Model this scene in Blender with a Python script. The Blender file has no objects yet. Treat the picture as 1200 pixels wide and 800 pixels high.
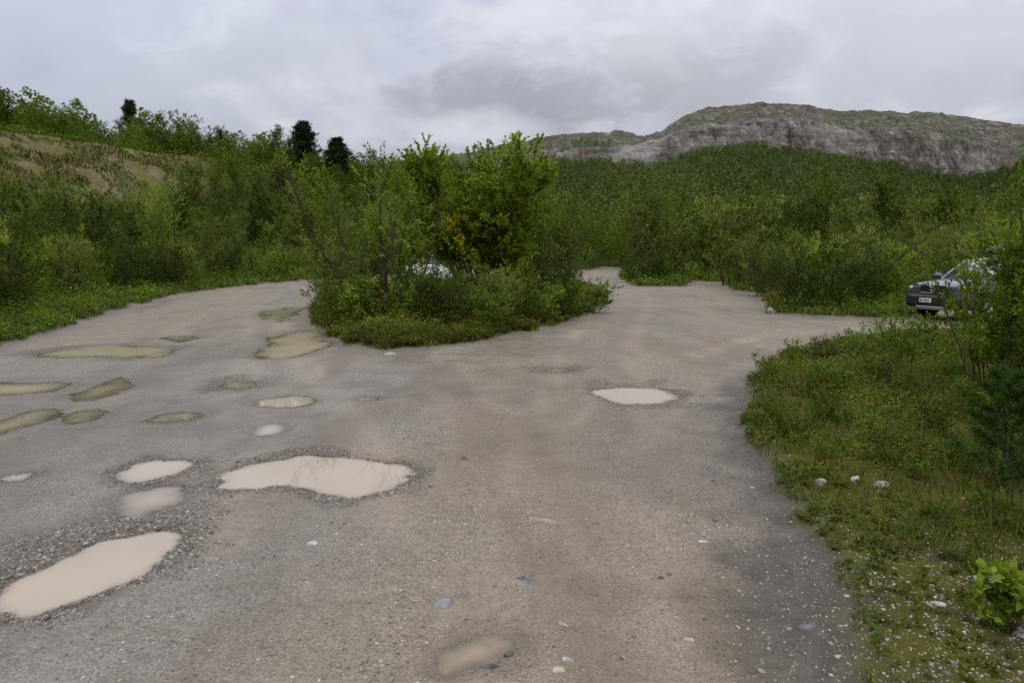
import bpy, bmesh, math, random
import numpy as np
from math import radians, pi
from mathutils import Vector, Matrix

sc = bpy.context.scene
COL = sc.collection
R = np.random.default_rng(7)
random.seed(7)

# ------------------------------------------------------------------ camera
CAM_H = 1.65
PITCH = math.atan(95 / 800)
cd = bpy.data.cameras.new('camera'); cam = bpy.data.objects.new('camera', cd); COL.objects.link(cam)
cd.lens = 24; cd.sensor_width = 36; cd.clip_start = 0.05; cd.clip_end = 12000
cam.location = (0, 0, CAM_H); cam.rotation_euler = (pi / 2 - PITCH, 0, 0)
sc.camera = cam

# ------------------------------------------------------------------ noise
def _h(i, j, s):
    n = (i.astype(np.int64) * 374761393 + j.astype(np.int64) * 668265263 + s * 982451653) & 0xffffffff
    n = ((n ^ (n >> 13)) * 1274126177) & 0xffffffff
    n = n ^ (n >> 16)
    return (n & 0xffffff) / float(0xffffff)
def vn(x, y, s=0):
    x = np.asarray(x, float); y = np.asarray(y, float)
    i = np.floor(x); j = np.floor(y); fx = x - i; fy = y - j
    fx = fx * fx * fx * (fx * (fx * 6 - 15) + 10); fy = fy * fy * fy * (fy * (fy * 6 - 15) + 10)
    a = _h(i, j, s); b = _h(i + 1, j, s); c = _h(i, j + 1, s); d = _h(i + 1, j + 1, s)
    return (a + (b - a) * fx) * (1 - fy) + (c + (d - c) * fx) * fy
def fbm(x, y, o=4, s=0, g=0.5):
    t = 0; a = 1; n = 0
    for k in range(o):
        t = t + a * vn(x * 2 ** k + 17.3 * k, y * 2 ** k - 9.1 * k, s + k); n += a; a *= g
    return t / n                       # 0..1
def sst(a, b, x):
    t = np.clip((np.asarray(x, float) - a) / (b - a), 0, 1); return t * t * (3 - 2 * t)

# ------------------------------------------------------------------ ground plan
def zb(Y):
    s = np.maximum(0, np.asarray(Y, float) - 26)
    return 1.2 * (1 - np.exp(-s / 60))
def gp(x, y):                           # pixel of the photograph (1200x800) -> point on the lot
    dx = (x - 600) / 800; dy = (400 - y) / 800
    vy = math.cos(PITCH) + dy * math.sin(PITCH); vz = -math.sin(PITCH) + dy * math.cos(PITCH)
    t = 5.0; Y = 5
    for _ in range(60):
        z = float(zb(Y)); t = (z - CAM_H) / vz if vz < -1e-4 else 200
        Y = 0.5 * Y + 0.5 * min(t * vy, 200)
    return (dx / vy * Y, Y)
def poly(px): return np.array([gp(*p) for p in px])
def smooth_poly(P, n=2):
    for _ in range(n):
        Q = np.roll(P, -1, 0); P = np.stack([P * .75 + Q * .25, P * .25 + Q * .75], 1).reshape(-1, 2)
    return P
def sdf(X, Y, P):                       # negative inside
    X = np.asarray(X, float); Y = np.asarray(Y, float)
    d = np.full(X.shape, 1e9); ins = np.zeros(X.shape, bool)
    n = len(P)
    for k in range(n):
        ax, ay = P[k]; bx, by = P[(k + 1) % n]
        ex, ey = bx - ax, by - ay; L = ex * ex + ey * ey + 1e-12
        t = np.clip(((X - ax) * ex + (Y - ay) * ey) / L, 0, 1)
        d = np.minimum(d, (X - ax - t * ex) ** 2 + (Y - ay - t * ey) ** 2)
        if abs(ey) > 1e-9:
            c = ((ay > Y) != (by > Y)) & (X < ex * (Y - ay) / ey + ax)
            ins ^= c
    d = np.sqrt(d)
    return np.where(ins, -d, d)

LOT = np.vstack([[(-5.5, -6)], poly([(-100, 437), (0, 405), (100, 375), (150, 360), (200, 346), (260, 338), (330, 331), (380, 327), (470, 322), (560, 319), (690, 316), (706, 313), (730, 314), (728, 325), (742, 336), (800, 336), (806, 329), (850, 331), (862, 341), (900, 345), (905, 368), (1000, 372), (1065, 374), (1085, 366)]), [(16, 26), (30, 26), (30, -6)]])
ISL = smooth_poly(poly([(366, 374), (372, 355), (385, 344), (420, 336), (480, 332), (560, 329), (640, 327), (690, 330), (707, 345), (700, 362), (652, 382), (580, 398), (500, 408), (425, 412), (385, 397)]))
PAT = smooth_poly(np.vstack([poly([(1200, 392), (1140, 386), (1050, 390), (960, 402), (900, 425), (880, 455), (875, 490), (885, 530), (918, 570), (942, 610), (962, 660), (985, 720), (1010, 800)]), [(1.05, 1.0), (1.0, -2), (14, -2), (14, 10)]]), 1)

PUD = [  # outline, water kind, depth, label
 ('silty', .05, [(2,690),(15,680),(60,660),(110,637),(160,624),(195,622),(210,632),(200,645),(165,668),(140,680),(100,700),(60,712),(20,713),(2,703)], 'largest beige puddle with a thick ring of loose gravel around it'),
 ('silty', .04, [(258,562),(275,548),(330,538),(355,532),(400,536),(440,540),(475,545),(486,551),(470,562),(440,578),(410,582),(375,573),(350,570),(330,566),(300,571),(265,571)], 'long beige puddle with a notch of gravel cut into its near shore'),
 ('silty', .03, [(138,555),(160,543),(190,538),(218,538),(221,544),(205,553),(175,561),(145,562)], 'oval beige puddle with a gravel rim, above a twin without one'),
 ('silty', .018, [(140,588),(165,573),(200,567),(215,568),(212,580),(195,590),(160,599),(145,597)], 'shallow faded beige puddle between two gravel-rimmed puddles'),
 ('silty', .02, [(3,556),(30,553),(36,556),(20,561),(3,561)], 'tiny pale puddle at the outer edge of the lot, beside the oval one'),
 ('tan', .018, [(518,772),(530,757),(550,746),(585,746),(602,751),(590,764),(565,775),(525,781)], 'small tan puddle nearest the viewer, with soft muddy edges'),
 ('silty', .03, [(690,460),(700,456),(730,453),(770,455),(793,461),(790,468),(760,472),(720,471),(712,465)], 'pale puddle alone on the track to the parked grey car'),
 ('olive', .02, [(628,433),(640,430),(665,431),(667,434),(650,436),(632,436)], 'small dark puddle between the bush island and the pale lone puddle'),
 ('silty', .03, [(297,471),(315,467),(335,464),(352,463),(366,467),(360,473),(335,476),(318,475)], 'small white gleaming puddle beside an olive muddy fringe'),
 ('silty', .02, [(303,502),(312,497),(325,498),(327,504),(315,508),(304,507)], 'tiny round whitish puddle between the gleaming and the notched puddle'),
 ('olive', .02, [(180,486),(200,481),(228,482),(230,486),(205,491),(184,490)], 'thin olive puddle next to the tiny round whitish one'),
 ('olive', .025, [(255,448),(270,444),(290,446),(288,452),(268,455),(256,452)], 'small round olive puddle with a gravelly fringe behind the gleaming puddle'),
 ('olive', .02, [(70,489),(85,481),(105,479),(113,483),(105,490),(80,495)], 'teardrop shaped olive puddle in a row of thin ones'),
 ('olive', .02, [(-30,505),(0,493),(20,486),(45,480),(60,482),(50,490),(20,499),(-10,507)], 'thin olive puddle running out of the picture beside the teardrop one'),
 ('olive', .03, [(-40,455),(0,448),(40,446),(72,448),(68,457),(30,462),(-30,463)], 'broad olive brown puddle cut by the picture edge'),
 ('olive', .014, [(90,462),(120,448),(140,440),(153,441),(148,450),(125,460),(100,469)], 'narrow slanting brown puddle filling a wheel rut'),
 ('olive', .04, [(40,414),(90,407),(150,404),(195,406),(206,410),(190,416),(150,420),(100,418),(60,417)], 'wide olive brown puddle along the grassy left verge'),
 ('olive', .05, [(305,412),(320,404),(313,398),(320,392),(350,387),(380,386),(390,390),(378,396),(388,404),(360,414),(330,420),(308,419)], 'large lobed green-brown puddle against the tip of the bush island'),
 ('olive', .03, [(305,366),(325,360),(355,358),(365,362),(345,370),(322,378),(312,373)], 'farthest green-brown puddle on the track behind the lobed puddle'),
 ('olive', .02, [(180,397),(200,393),(225,393),(228,397),(205,400)], 'slim brown puddle just beyond the wide one along the verge'),
 ('tan', .012, [(418,466),(432,463),(447,464),(449,467),(425,469)], 'faint tan puddle between muddy ruts and the notched puddle'),
]
def grow(P):
    c = P.mean(0); d = P - c; return c + d * (1 + .03 / np.maximum(np.linalg.norm(d, axis=1, keepdims=True), .05))
PUDW = []
for kind, dep, px, lab in PUD:
    P = grow(smooth_poly(poly(px), 1))
    if kind == 'tan': P = P.mean(0) + (P - P.mean(0)) * .76
    PUDW.append((kind, dep, P, lab, P.mean(0), np.abs(P - P.mean(0)).max() + 1.2))
RIMS = {0: .42, 1: .30, 2: .22, 6: .40, 11: .3, 4: .1, 16: .25, 7: .25}

TRACKS = [poly(t) for t in ([(540, 830), (585, 640), (622, 500), (660, 410), (715, 335)], [(800, 830), (775, 640), (752, 500), (742, 410), (760, 350)], [(690, 830), (668, 620), (650, 500)], [(250, 640), (290, 470), (285, 400), (300, 360), (345, 333)], [(480, 640), (395, 470), (330, 395), (325, 360), (365, 333)], [(60, 520), (150, 440), (215, 380), (290, 340)], [(640, 520), (760, 430), (900, 392), (1060, 380)], [(760, 520), (840, 440), (960, 396), (1100, 384)])]
def track_dist(X, Y):
    w = (fbm(X * .5, Y * .5, 2, 83) - .5) * .5
    d = np.full(np.shape(X), 9.0)
    for P in TRACKS:
        for k in range(len(P) - 1):
            a, b = P[k], P[k + 1]; e = b - a; t = np.clip(((X - a[0]) * e[0] + (Y - a[1]) * e[1]) / (e @ e), 0, 1)
            d = np.minimum(d, np.hypot(X - a[0] - t * e[0], Y - a[1] - t * e[1]))
    return np.abs(d + w)
def prof(d):
    return np.interp(d, [-1, 0, 5, 12, 20, 28, 32, 45, 90, 120, 200], [0, 0, .9, 3, 8, 14.2, 15.4, 17, 26, 29, 29])
def hillm(X, Y):
    return np.interp(X, [-95, -56, -40, -27, -15, 0, 10, 25], [.76, .62, .64, .68, .60, .24, .05, 0])

_cache = {}
def fields(X, Y, need_p=True):
    """height and masks of the ground at X, Y"""
    X = np.asarray(X, float); Y = np.asarray(Y, float)
    near = Y < 60
    f = {}
    wob = (fbm(X * 1.1, Y * 1.1, 4, 3) - .5) * 1.5 * np.clip(Y / 14, .45, 1.6)
    wob2 = (fbm(X * 5, Y * 5, 3, 13) - .5) * .35
    dl = sdf(X, Y, LOT); di = sdf(X, Y, ISL); dp = sdf(X, Y, PAT)
    dv = np.minimum(np.minimum(-dl, di), dp)      # >0 on gravel, <0 in vegetation
    dv = dv + (wob + wob2) * .55
    f['dl'] = dl; f['dv'] = dv
    veg = 1 - sst(-.25, .25, dv); f['veg'] = veg
    hill = prof(dl) * (hillm(X, Y) + .13 * (1 - sst(68, 95, Y)) * sst(-8, -26, X))
    hill = hill * (1 + .12 * (fbm(X * .05, Y * .05, 3, 21) - .5)) + np.clip(dl / 20, 0, 1) * (fbm(X * .12, Y * .12, 3, 22) - .5) * 1.6 * np.clip(hill / 4, 0, 1)
    und = (fbm(X * .35, Y * .35, 3, 5) - .5) * .05
    fine = (fbm(X * 6, Y * 6, 3, 6) - .5) * .012 + (vn(X * 30, Y * 30, 7) - .5) * .004
    smin = np.full(X.shape, 9.0); pond = np.zeros(X.shape); wet = np.zeros(X.shape); rim = np.zeros(X.shape); flat = np.ones(X.shape)
    for k, (kind, dep, P, lab, c, r) in enumerate(PUDW):
        m = (np.abs(X - c[0]) < r) & (np.abs(Y - c[1]) < r)
        if not m.any(): continue
        s = sdf(X[m], Y[m], P) + (fbm(X[m] * 7, Y[m] * 7, 3, 40 + k) - .5) * .12 + (fbm(X[m] * 1.8, Y[m] * 1.2, 3, 140 + k) - .5) * .055 * c[1] * (kind == 'olive')
        w = .10 if kind != 'tan' else .14
        soft = k in (3, 5, 20, 15)
        a = np.where(s < 0, -dep * np.clip(-s / (.20 if kind == 'silty' and not soft else .45), 0, 1) - .014, -.014 + .026 * sst(0, .20, s))
        fl = sst(.05, .9, s)
        a = a * (1 - sst(.35, 1.1, s))
        pond[m] = np.where(s < smin[m], a, pond[m]); smin[m] = np.minimum(s, smin[m])
        flat[m] = np.minimum(flat[m], fl)
        wet[m] = np.maximum(wet[m], 1 - sst(.0, .55 if kind == 'olive' else .22, s))
        rw = RIMS.get(k, 0)
        if rw:
            n = fbm(X[m] * 2.5, Y[m] * 2.5, 3, 60 + k)
            width = rw * np.maximum(.05, 3.2 * n - .95)
            rim[m] = np.maximum(rim[m], sst(-.02, .02, s) * (1 - sst(width * .35, width * 1.25, s)))
    f['wet'] = wet; f['rim'] = rim
    f['h'] = zb(Y) + hill + und * flat + fine * (.35 + .65 * flat) + pond + veg * (.05 + .05 * fbm(X * 1.5, Y * 1.5, 3, 9)) + rim * .008
    f['hill'] = hill
    tr = track_dist(X, Y); rut = np.exp(-(tr / .17) ** 2) * (1 - veg) * np.clip(fbm(X * .7, Y * .4, 3, 81) * 2.4 - .5, 0, 1); berm = np.exp(-((tr - .34) / .12) ** 2) * (1 - veg) * np.clip(fbm(X * 1.1, Y * .6, 3, 82) * 2.4 - .6, 0, 1)
    f['rut'] = rut; f['berm'] = berm
    f['h'] = f['h'] + (-.014 * rut + .010 * berm) * flat
    pxx = 600 + 800 * X / np.maximum(Y, 1)
    nb = fbm(X * .15, Y * .15, 4, 31)
    f['bare'] = sst(13.5, 17.5, dl + (nb - .5) * 14 - np.clip((pxx - 120) / 24, 0, 9) * .6) * (1 - sst(28.5, 30, dl)) * (1 - sst(210, 300, pxx + (nb - .5) * 160)) * (hill > 1) * sst(35, 42, Y)
    return f
def gz(X, Y):
    X = np.atleast_1d(np.asarray(X, float)); Y = np.atleast_1d(np.asarray(Y, float))
    return fields(X, Y)['h']
def at(x, Y, y=None):
    X = (x - 600) / 800 * Y * .995
    return X, Y, float(gz(X, Y)[0])

# ------------------------------------------------------------------ mesh + tags
def tag(o, label=None, cat=None, group=None, kind=None):
    if label: o['label'] = label
    if cat: o['category'] = cat
    if group: o['group'] = group
    if kind: o['kind'] = kind
    return o
def mesh_np(name, V, F, mat=None, smooth=False, **attrs):
    V = np.asarray(V, np.float32); F = np.asarray(F, np.int32)
    me = bpy.data.meshes.new(name)
    me.vertices.add(len(V)); me.vertices.foreach_set('co', V.ravel())
    n, k = F.shape
    me.loops.add(n * k); me.loops.foreach_set('vertex_index', F.ravel())
    me.polygons.add(n); me.polygons.foreach_set('loop_start', np.arange(0, n * k, k, dtype=np.int32))
    me.polygons.foreach_set('loop_total', np.full(n, k, np.int32))
    if smooth: me.polygons.foreach_set('use_smooth', np.ones(n, bool))
    me.update(calc_edges=True)
    for a, v in attrs.items():
        at_ = me.attributes.new(a, 'FLOAT', 'POINT'); at_.data.foreach_set('value', np.asarray(v, np.float32).ravel())
    if mat: me.materials.append(mat)
    return me
def link(name, me, parent=None):
    o = bpy.data.objects.new(name, me); COL.objects.link(o)
    if parent: o.parent = parent
    return o
def empty(name, loc=(0, 0, 0), rz=0):
    o = bpy.data.objects.new(name, None); COL.objects.link(o); o.location = loc; o.rotation_euler = (0, 0, rz)
    o.empty_display_size = .2
    return o
def copy_thing(src, name=None):
    c = src.copy(); COL.objects.link(c)
    for ch in src.children:
        d = ch.copy(); COL.objects.link(d); d.parent = c
        for g in ch.children:
            e = g.copy(); COL.objects.link(e); e.parent = d
    return c

# ------------------------------------------------------------------ materials
def new_mat(name):
    m = bpy.data.materials.new(name); m.use_nodes = True
    nt = m.node_tree; nt.nodes.clear()
    return m, nt
class NT:
    def __init__(s, nt): s.nt = nt
    def n(s, t, **kw):
        o = s.nt.nodes.new(t)
        for k, v in kw.items(): setattr(o, k, v)
        return o
    def l(s, a, b): s.nt.links.new(a, b)
    def val(s, sock, v):
        if isinstance(v, (int, float, tuple, list)): sock.default_value = v
        else: s.l(v, sock)
    def math(s, op, a, b=0.0, clamp=False):
        o = s.n('ShaderNodeMath', operation=op, use_clamp=clamp); s.val(o.inputs[0], a); s.val(o.inputs[1], b); return o.outputs[0]
    def mix(s, f, a, b, blend='MIX'):
        o = s.n('ShaderNodeMix', data_type='RGBA', blend_type=blend); s.val(o.inputs[0], f)
        s.val(o.inputs[6], a if not isinstance(a, tuple) else (*a, 1)); s.val(o.inputs[7], b if not isinstance(b, tuple) else (*b, 1)); return o.outputs[2]
    def noise(s, vec, scale, detail=4, rough=.55, dist=0.0):
        o = s.n('ShaderNodeTexNoise'); s.l(vec, o.inputs['Vector']); o.inputs['Scale'].default_value = scale
        o.inputs['Detail'].default_value = detail; o.inputs['Roughness'].default_value = rough; o.inputs['Distortion'].default_value = dist
        return o.outputs['Fac']
    def vor(s, vec, scale, out='Distance', feat='F1'):
        o = s.n('ShaderNodeTexVoronoi', feature=feat); s.l(vec, o.inputs['Vector']); o.inputs['Scale'].default_value = scale
        return o.outputs[out]
    def ramp(s, fac, stops, interp='LINEAR'):
        o = s.n('ShaderNodeValToRGB'); s.l(fac, o.inputs[0]); cr = o.color_ramp; cr.interpolation = interp
        while len(cr.elements) < len(stops): cr.elements.new(.5)
        for e, (p, c) in zip(cr.elements, stops):
            e.position = p; e.color = (*c, 1) if isinstance(c, tuple) else (c, c, c, 1)
        return o.outputs[0]
    def mr(s, v, a, b, c=0.0, d=1.0):
        o = s.n('ShaderNodeMapRange'); s.val(o.inputs[0], v)
        for i, x in enumerate((a, b, c, d)): s.val(o.inputs[i + 1], x)
        return o.outputs[0]
    def attr(s, name):
        o = s.n('ShaderNodeAttribute', attribute_name=name); return o.outputs['Fac']
    def pbsdf(s, col, rough=.8, spec=.3, normal=None, metal=0.0):
        o = s.n('ShaderNodeBsdfPrincipled'); s.val(o.inputs['Base Color'], (*col, 1) if isinstance(col, tuple) else col)
        s.val(o.inputs['Roughness'], rough); s.val(o.inputs['Specular IOR Level'], spec); s.val(o.inputs['Metallic'], metal)
        if normal: s.l(normal, o.inputs['Normal'])
        return o.outputs[0]
    def bump(s, h, strength=.5, dist=.01, normal=None):
        o = s.n('ShaderNodeBump'); s.val(o.inputs['Strength'], strength); o.inputs['Distance'].default_value = dist; s.l(h, o.inputs['Height'])
        if normal: s.l(normal, o.inputs['Normal'])
        return o.outputs[0]
    def out(s, sh):
        o = s.n('ShaderNodeOutputMaterial'); s.l(sh, o.inputs['Surface'])
def simple(name, col, rough=.5, spec=.5, metal=0.0, noise=.0, scale=8, coat=0.0):
    m, nt = new_mat(name); g = NT(nt)
    tc = g.n('ShaderNodeTexCoord')
    c = (*col, 1)
    if noise:
        f = g.noise(tc.outputs['Object'], scale, 5)
        c = g.mix(f, tuple(x * (1 - noise) for x in col), tuple(min(1, x * (1 + noise)) for x in col))
    o = g.n('ShaderNodeBsdfPrincipled'); g.val(o.inputs['Base Color'], c); o.inputs['Roughness'].default_value = rough
    o.inputs['Specular IOR Level'].default_value = spec; o.inputs['Metallic'].default_value = metal; o.inputs['Coat Weight'].default_value = coat
    g.out(o.outputs[0]); return m

def leaf_mat(name, dark, mid, light, trans=.36, rough=.5, accent=None, acc_at=.95, spec=.08, gain=1.38):
    dark, mid, light = (tuple(x * gain * k * q for x, q in zip(c, (1.10, 1, .72))) for c, k in ((dark, 1.0), (mid, 1.22), (light, 1.5)))
    m, nt = new_mat(name); g = NT(nt)
    t = g.attr('tint'); oi = g.n('ShaderNodeObjectInfo')
    v = g.math('ADD', g.math('MULTIPLY', t, .62), g.math('MULTIPLY', oi.outputs['Random'], .38))
    st = [(0.05, dark), (.5, mid), (.9, light)]
    if accent: st += [(acc_at - .02, light), (acc_at, accent)]
    c = g.ramp(v, st)
    p = g.pbsdf(c, rough, spec)
    tr = g.n('ShaderNodeBsdfTranslucent'); g.l(g.mix(1.0, c, (1.1, 1.1, .45), 'MULTIPLY'), tr.inputs['Color'])
    mx = g.n('ShaderNodeMixShader'); mx.inputs[0].default_value = trans; g.l(p, mx.inputs[1]); g.l(tr.outputs[0], mx.inputs[2])
    g.out(mx.outputs[0]); return m

M = {}
M['willow'] = leaf_mat('willow_leaf', (.030, .058, .009), (.064, .110, .015), (.122, .180, .030))
M['palewillow'] = leaf_mat('pale_willow_leaf', (.034, .054, .016), (.074, .106, .034), (.135, .172, .066))
M['birch'] = leaf_mat('birch_leaf', (.026, .050, .008), (.056, .096, .013), (.108, .158, .026))
M['dark'] = leaf_mat('dark_leaf', (.018, .036, .006), (.038, .066, .009), (.074, .110, .018), gain=1.0)
M['bright'] = leaf_mat('bright_leaf', (.046, .088, .009), (.096, .152, .017), (.165, .225, .034))
M['far'] = leaf_mat('hazed_far_leaf', (.028, .044, .017), (.046, .068, .026), (.070, .096, .038), trans=.2, spec=.02, gain=1.2)  # distance haze is put into these leaf colours by greying them
M['herb'] = leaf_mat('herb_leaf', (.028, .046, .009), (.070, .098, .018), (.14, .160, .035), accent=(.15, .055, .022), acc_at=.80, gain=.88)
M['yellow'] = leaf_mat('yellow_leaf', (.14, .13, .012), (.24, .20, .018), (.36, .27, .03), gain=1.25)
M['grass'] = leaf_mat('grass_blade', (.040, .060, .010), (.070, .094, .016), (.13, .13, .04), trans=.25, gain=.85)
M['fringe'] = leaf_mat('fringe_leaf', (.040, .052, .010), (.085, .088, .018), (.13, .095, .030), accent=(.13, .040, .020), acc_at=.74, gain=.75)
M['pine'] = leaf_mat('pine_needle', (.006, .013, .006), (.010, .021, .009), (.018, .034, .014), trans=.03)
M['youngpine'] = leaf_mat('young_pine_needle', (.012, .030, .007), (.022, .050, .011), (.040, .078, .018), trans=.12)
M['bark'] = simple('dark_bark', (.045, .036, .030), .9, .2, noise=.5, scale=14)
M['palebark'] = simple('grey_bark', (.11, .095, .08), .9, .2, noise=.6, scale=10)
# ------------------------------------------------------------------ ground material
def ground_material():
    m, nt = new_mat('wet_gravel_and_soil'); g = NT(nt)
    geo = g.n('ShaderNodeNewGeometry'); P = geo.outputs['Position']
    veg, wet, rim, bare, stony = g.attr('veg'), g.attr('wet'), g.attr('rim'), g.attr('bare'), g.attr('stony')
    big = g.noise(P, .35, 5, .6); med = g.noise(P, 2.2, 5, .6); fin = g.noise(P, 14, 6, .65); vf = g.noise(P, 70, 4, .7)
    warm = g.mix(g.mr(big, .35, .65), (.212, .182, .138), (.240, .198, .142))
    warm = g.mix(g.attr('grey'), warm, (.205, .190, .165))
    c = g.mix(g.mr(med, .3, .75), warm, g.mix(.5, warm, (.145, .113, .083)))
    c = g.mix(1.0, c, g.ramp(fin, [(.25, .72), (.5, .98), (.75, 1.18)]), 'MULTIPLY')
    c = g.mix(1.0, c, g.ramp(vf, [(.28, .42), (.5, 1.0), (.72, 1.55)]), 'MULTIPLY')
    # embedded stones at two sizes
    v1 = g.n('ShaderNodeTexVoronoi'); g.l(P, v1.inputs['Vector']); v1.inputs['Scale'].default_value = 38
    v2 = g.n('ShaderNodeTexVoronoi'); g.l(P, v2.inputs['Vector']); v2.inputs['Scale'].default_value = 115
    def stone(v, lo):
        sep = g.n('ShaderNodeSeparateColor'); g.l(v.outputs['Color'], sep.inputs[0])
        pick = g.mr(sep.outputs[0], g.math('SUBTRACT', lo, g.math('MULTIPLY', stony, .50)), 1.0, 0, 1)
        inside = g.mr(v.outputs['Distance'], .25, .42, 1, 0)
        f = g.math('MULTIPLY', g.math('GREATER_THAN', pick, .0), inside)
        col = g.ramp(sep.outputs[1], [(0, (.05, .05, .055)), (.35, (.13, .12, .115)), (.6, (.24, .20, .16)), (.85, (.38, .33, .28)), (1, (.55, .52, .48))])
        return f, col
    f1, c1 = stone(v1, .92); f2, c2 = stone(v2, .74)
    onroad = g.math('SUBTRACT', 1.0, g.math('MULTIPLY', veg, .75))
    c = g.mix(g.math('MULTIPLY', g.math('MULTIPLY', f2, .8), onroad), c, c2)
    c = g.mix(g.math('MULTIPLY', g.math('MULTIPLY', f1, .8), onroad), c, c1)
    # the loose ring round the puddles is darker sorted gravel
    c = g.mix(g.math('MULTIPLY', rim, .55), c, g.mix(fin, (.085, .074, .058), (.215, .185, .146)))
    # compacted wheel tracks are smoother and paler, washed streaks browner
    c = g.mix(g.math('MULTIPLY', g.math('MULTIPLY', g.attr('rut'), g.mr(fin, .3, .6, .4, 1.0)), .55), c, (.31, .26, .20))
    c = g.mix(g.math('MULTIPLY', g.attr('streak'), .42), c, (.14, .108, .076))
    # damp ground
    damp = g.math('MAXIMUM', wet, g.math('MULTIPLY', g.attr('damp'), g.mr(g.math('ADD', g.math('MULTIPLY', fin, .6), g.math('MULTIPLY', med, .4)), .36, .60, .15, 1.05)))
    c = g.mix(damp, c, g.mix(1.0, c, (.60, .56, .50), 'MULTIPLY'))
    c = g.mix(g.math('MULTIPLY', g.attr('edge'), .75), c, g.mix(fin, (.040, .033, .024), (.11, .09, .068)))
    # soil, litter and moss under plants
    mo = g.noise(P, 3.0, 6, .65); mo2 = g.noise(P, 22, 5, .7)
    soil = g.mix(mo2, (.030, .024, .016), (.10, .075, .048))
    moss = g.mix(mo2, (.045, .046, .010), (.105, .096, .022))
    s = g.mix(g.mr(mo, .36, .50), soil, moss)
    far = g.mix(mo2, (.020, .034, .010), (.055, .070, .020))
    s = g.mix(g.attr('farveg'), s, far)
    c = g.mix(g.mr(g.math('ADD', veg, g.math('MULTIPLY', g.math('SUBTRACT', mo2, .5), .8)), .25, .75), c, s)
    b1 = g.noise(P, .55, 8, .74); b2 = g.noise(P, 4, 6, .7)
    bc = g.ramp(b1, [(.28, (.055, .060, .014)), (.40, (.105, .096, .036)), (.52, (.135, .112, .058)), (.64, (.175, .148, .098)), (.76, (.26, .235, .19))])
    bc = g.mix(1.0, bc, g.ramp(b2, [(.25, .55), (.75, 1.35)]), 'MULTIPLY')
    c = g.mix(bare, c, bc)
    h = g.math('ADD', g.math('MULTIPLY', vf, .5), g.math('ADD', g.math('MULTIPLY', f1, .9), g.math('MULTIPLY', f2, .4)))
    h = g.math('ADD', h, g.math('MULTIPLY', fin, .8))
    nrm = g.bump(h, g.math('ADD', .55, g.math('MULTIPLY', rim, .4)), .014)
    rough = g.mr(g.math('ADD', damp, g.math('MULTIPLY', big, .35)), .1, 1.1, .72, .34)
    rough = g.math('ADD', rough, g.math('MULTIPLY', veg, .3), True)
    g.out(g.pbsdf(c, rough, g.math('MULTIPLY', g.math('SUBTRACT', 1.0, veg), g.math('ADD', .22, g.math('MULTIPLY', damp, .25))), nrm)); return m
M['ground'] = ground_material()

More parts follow.
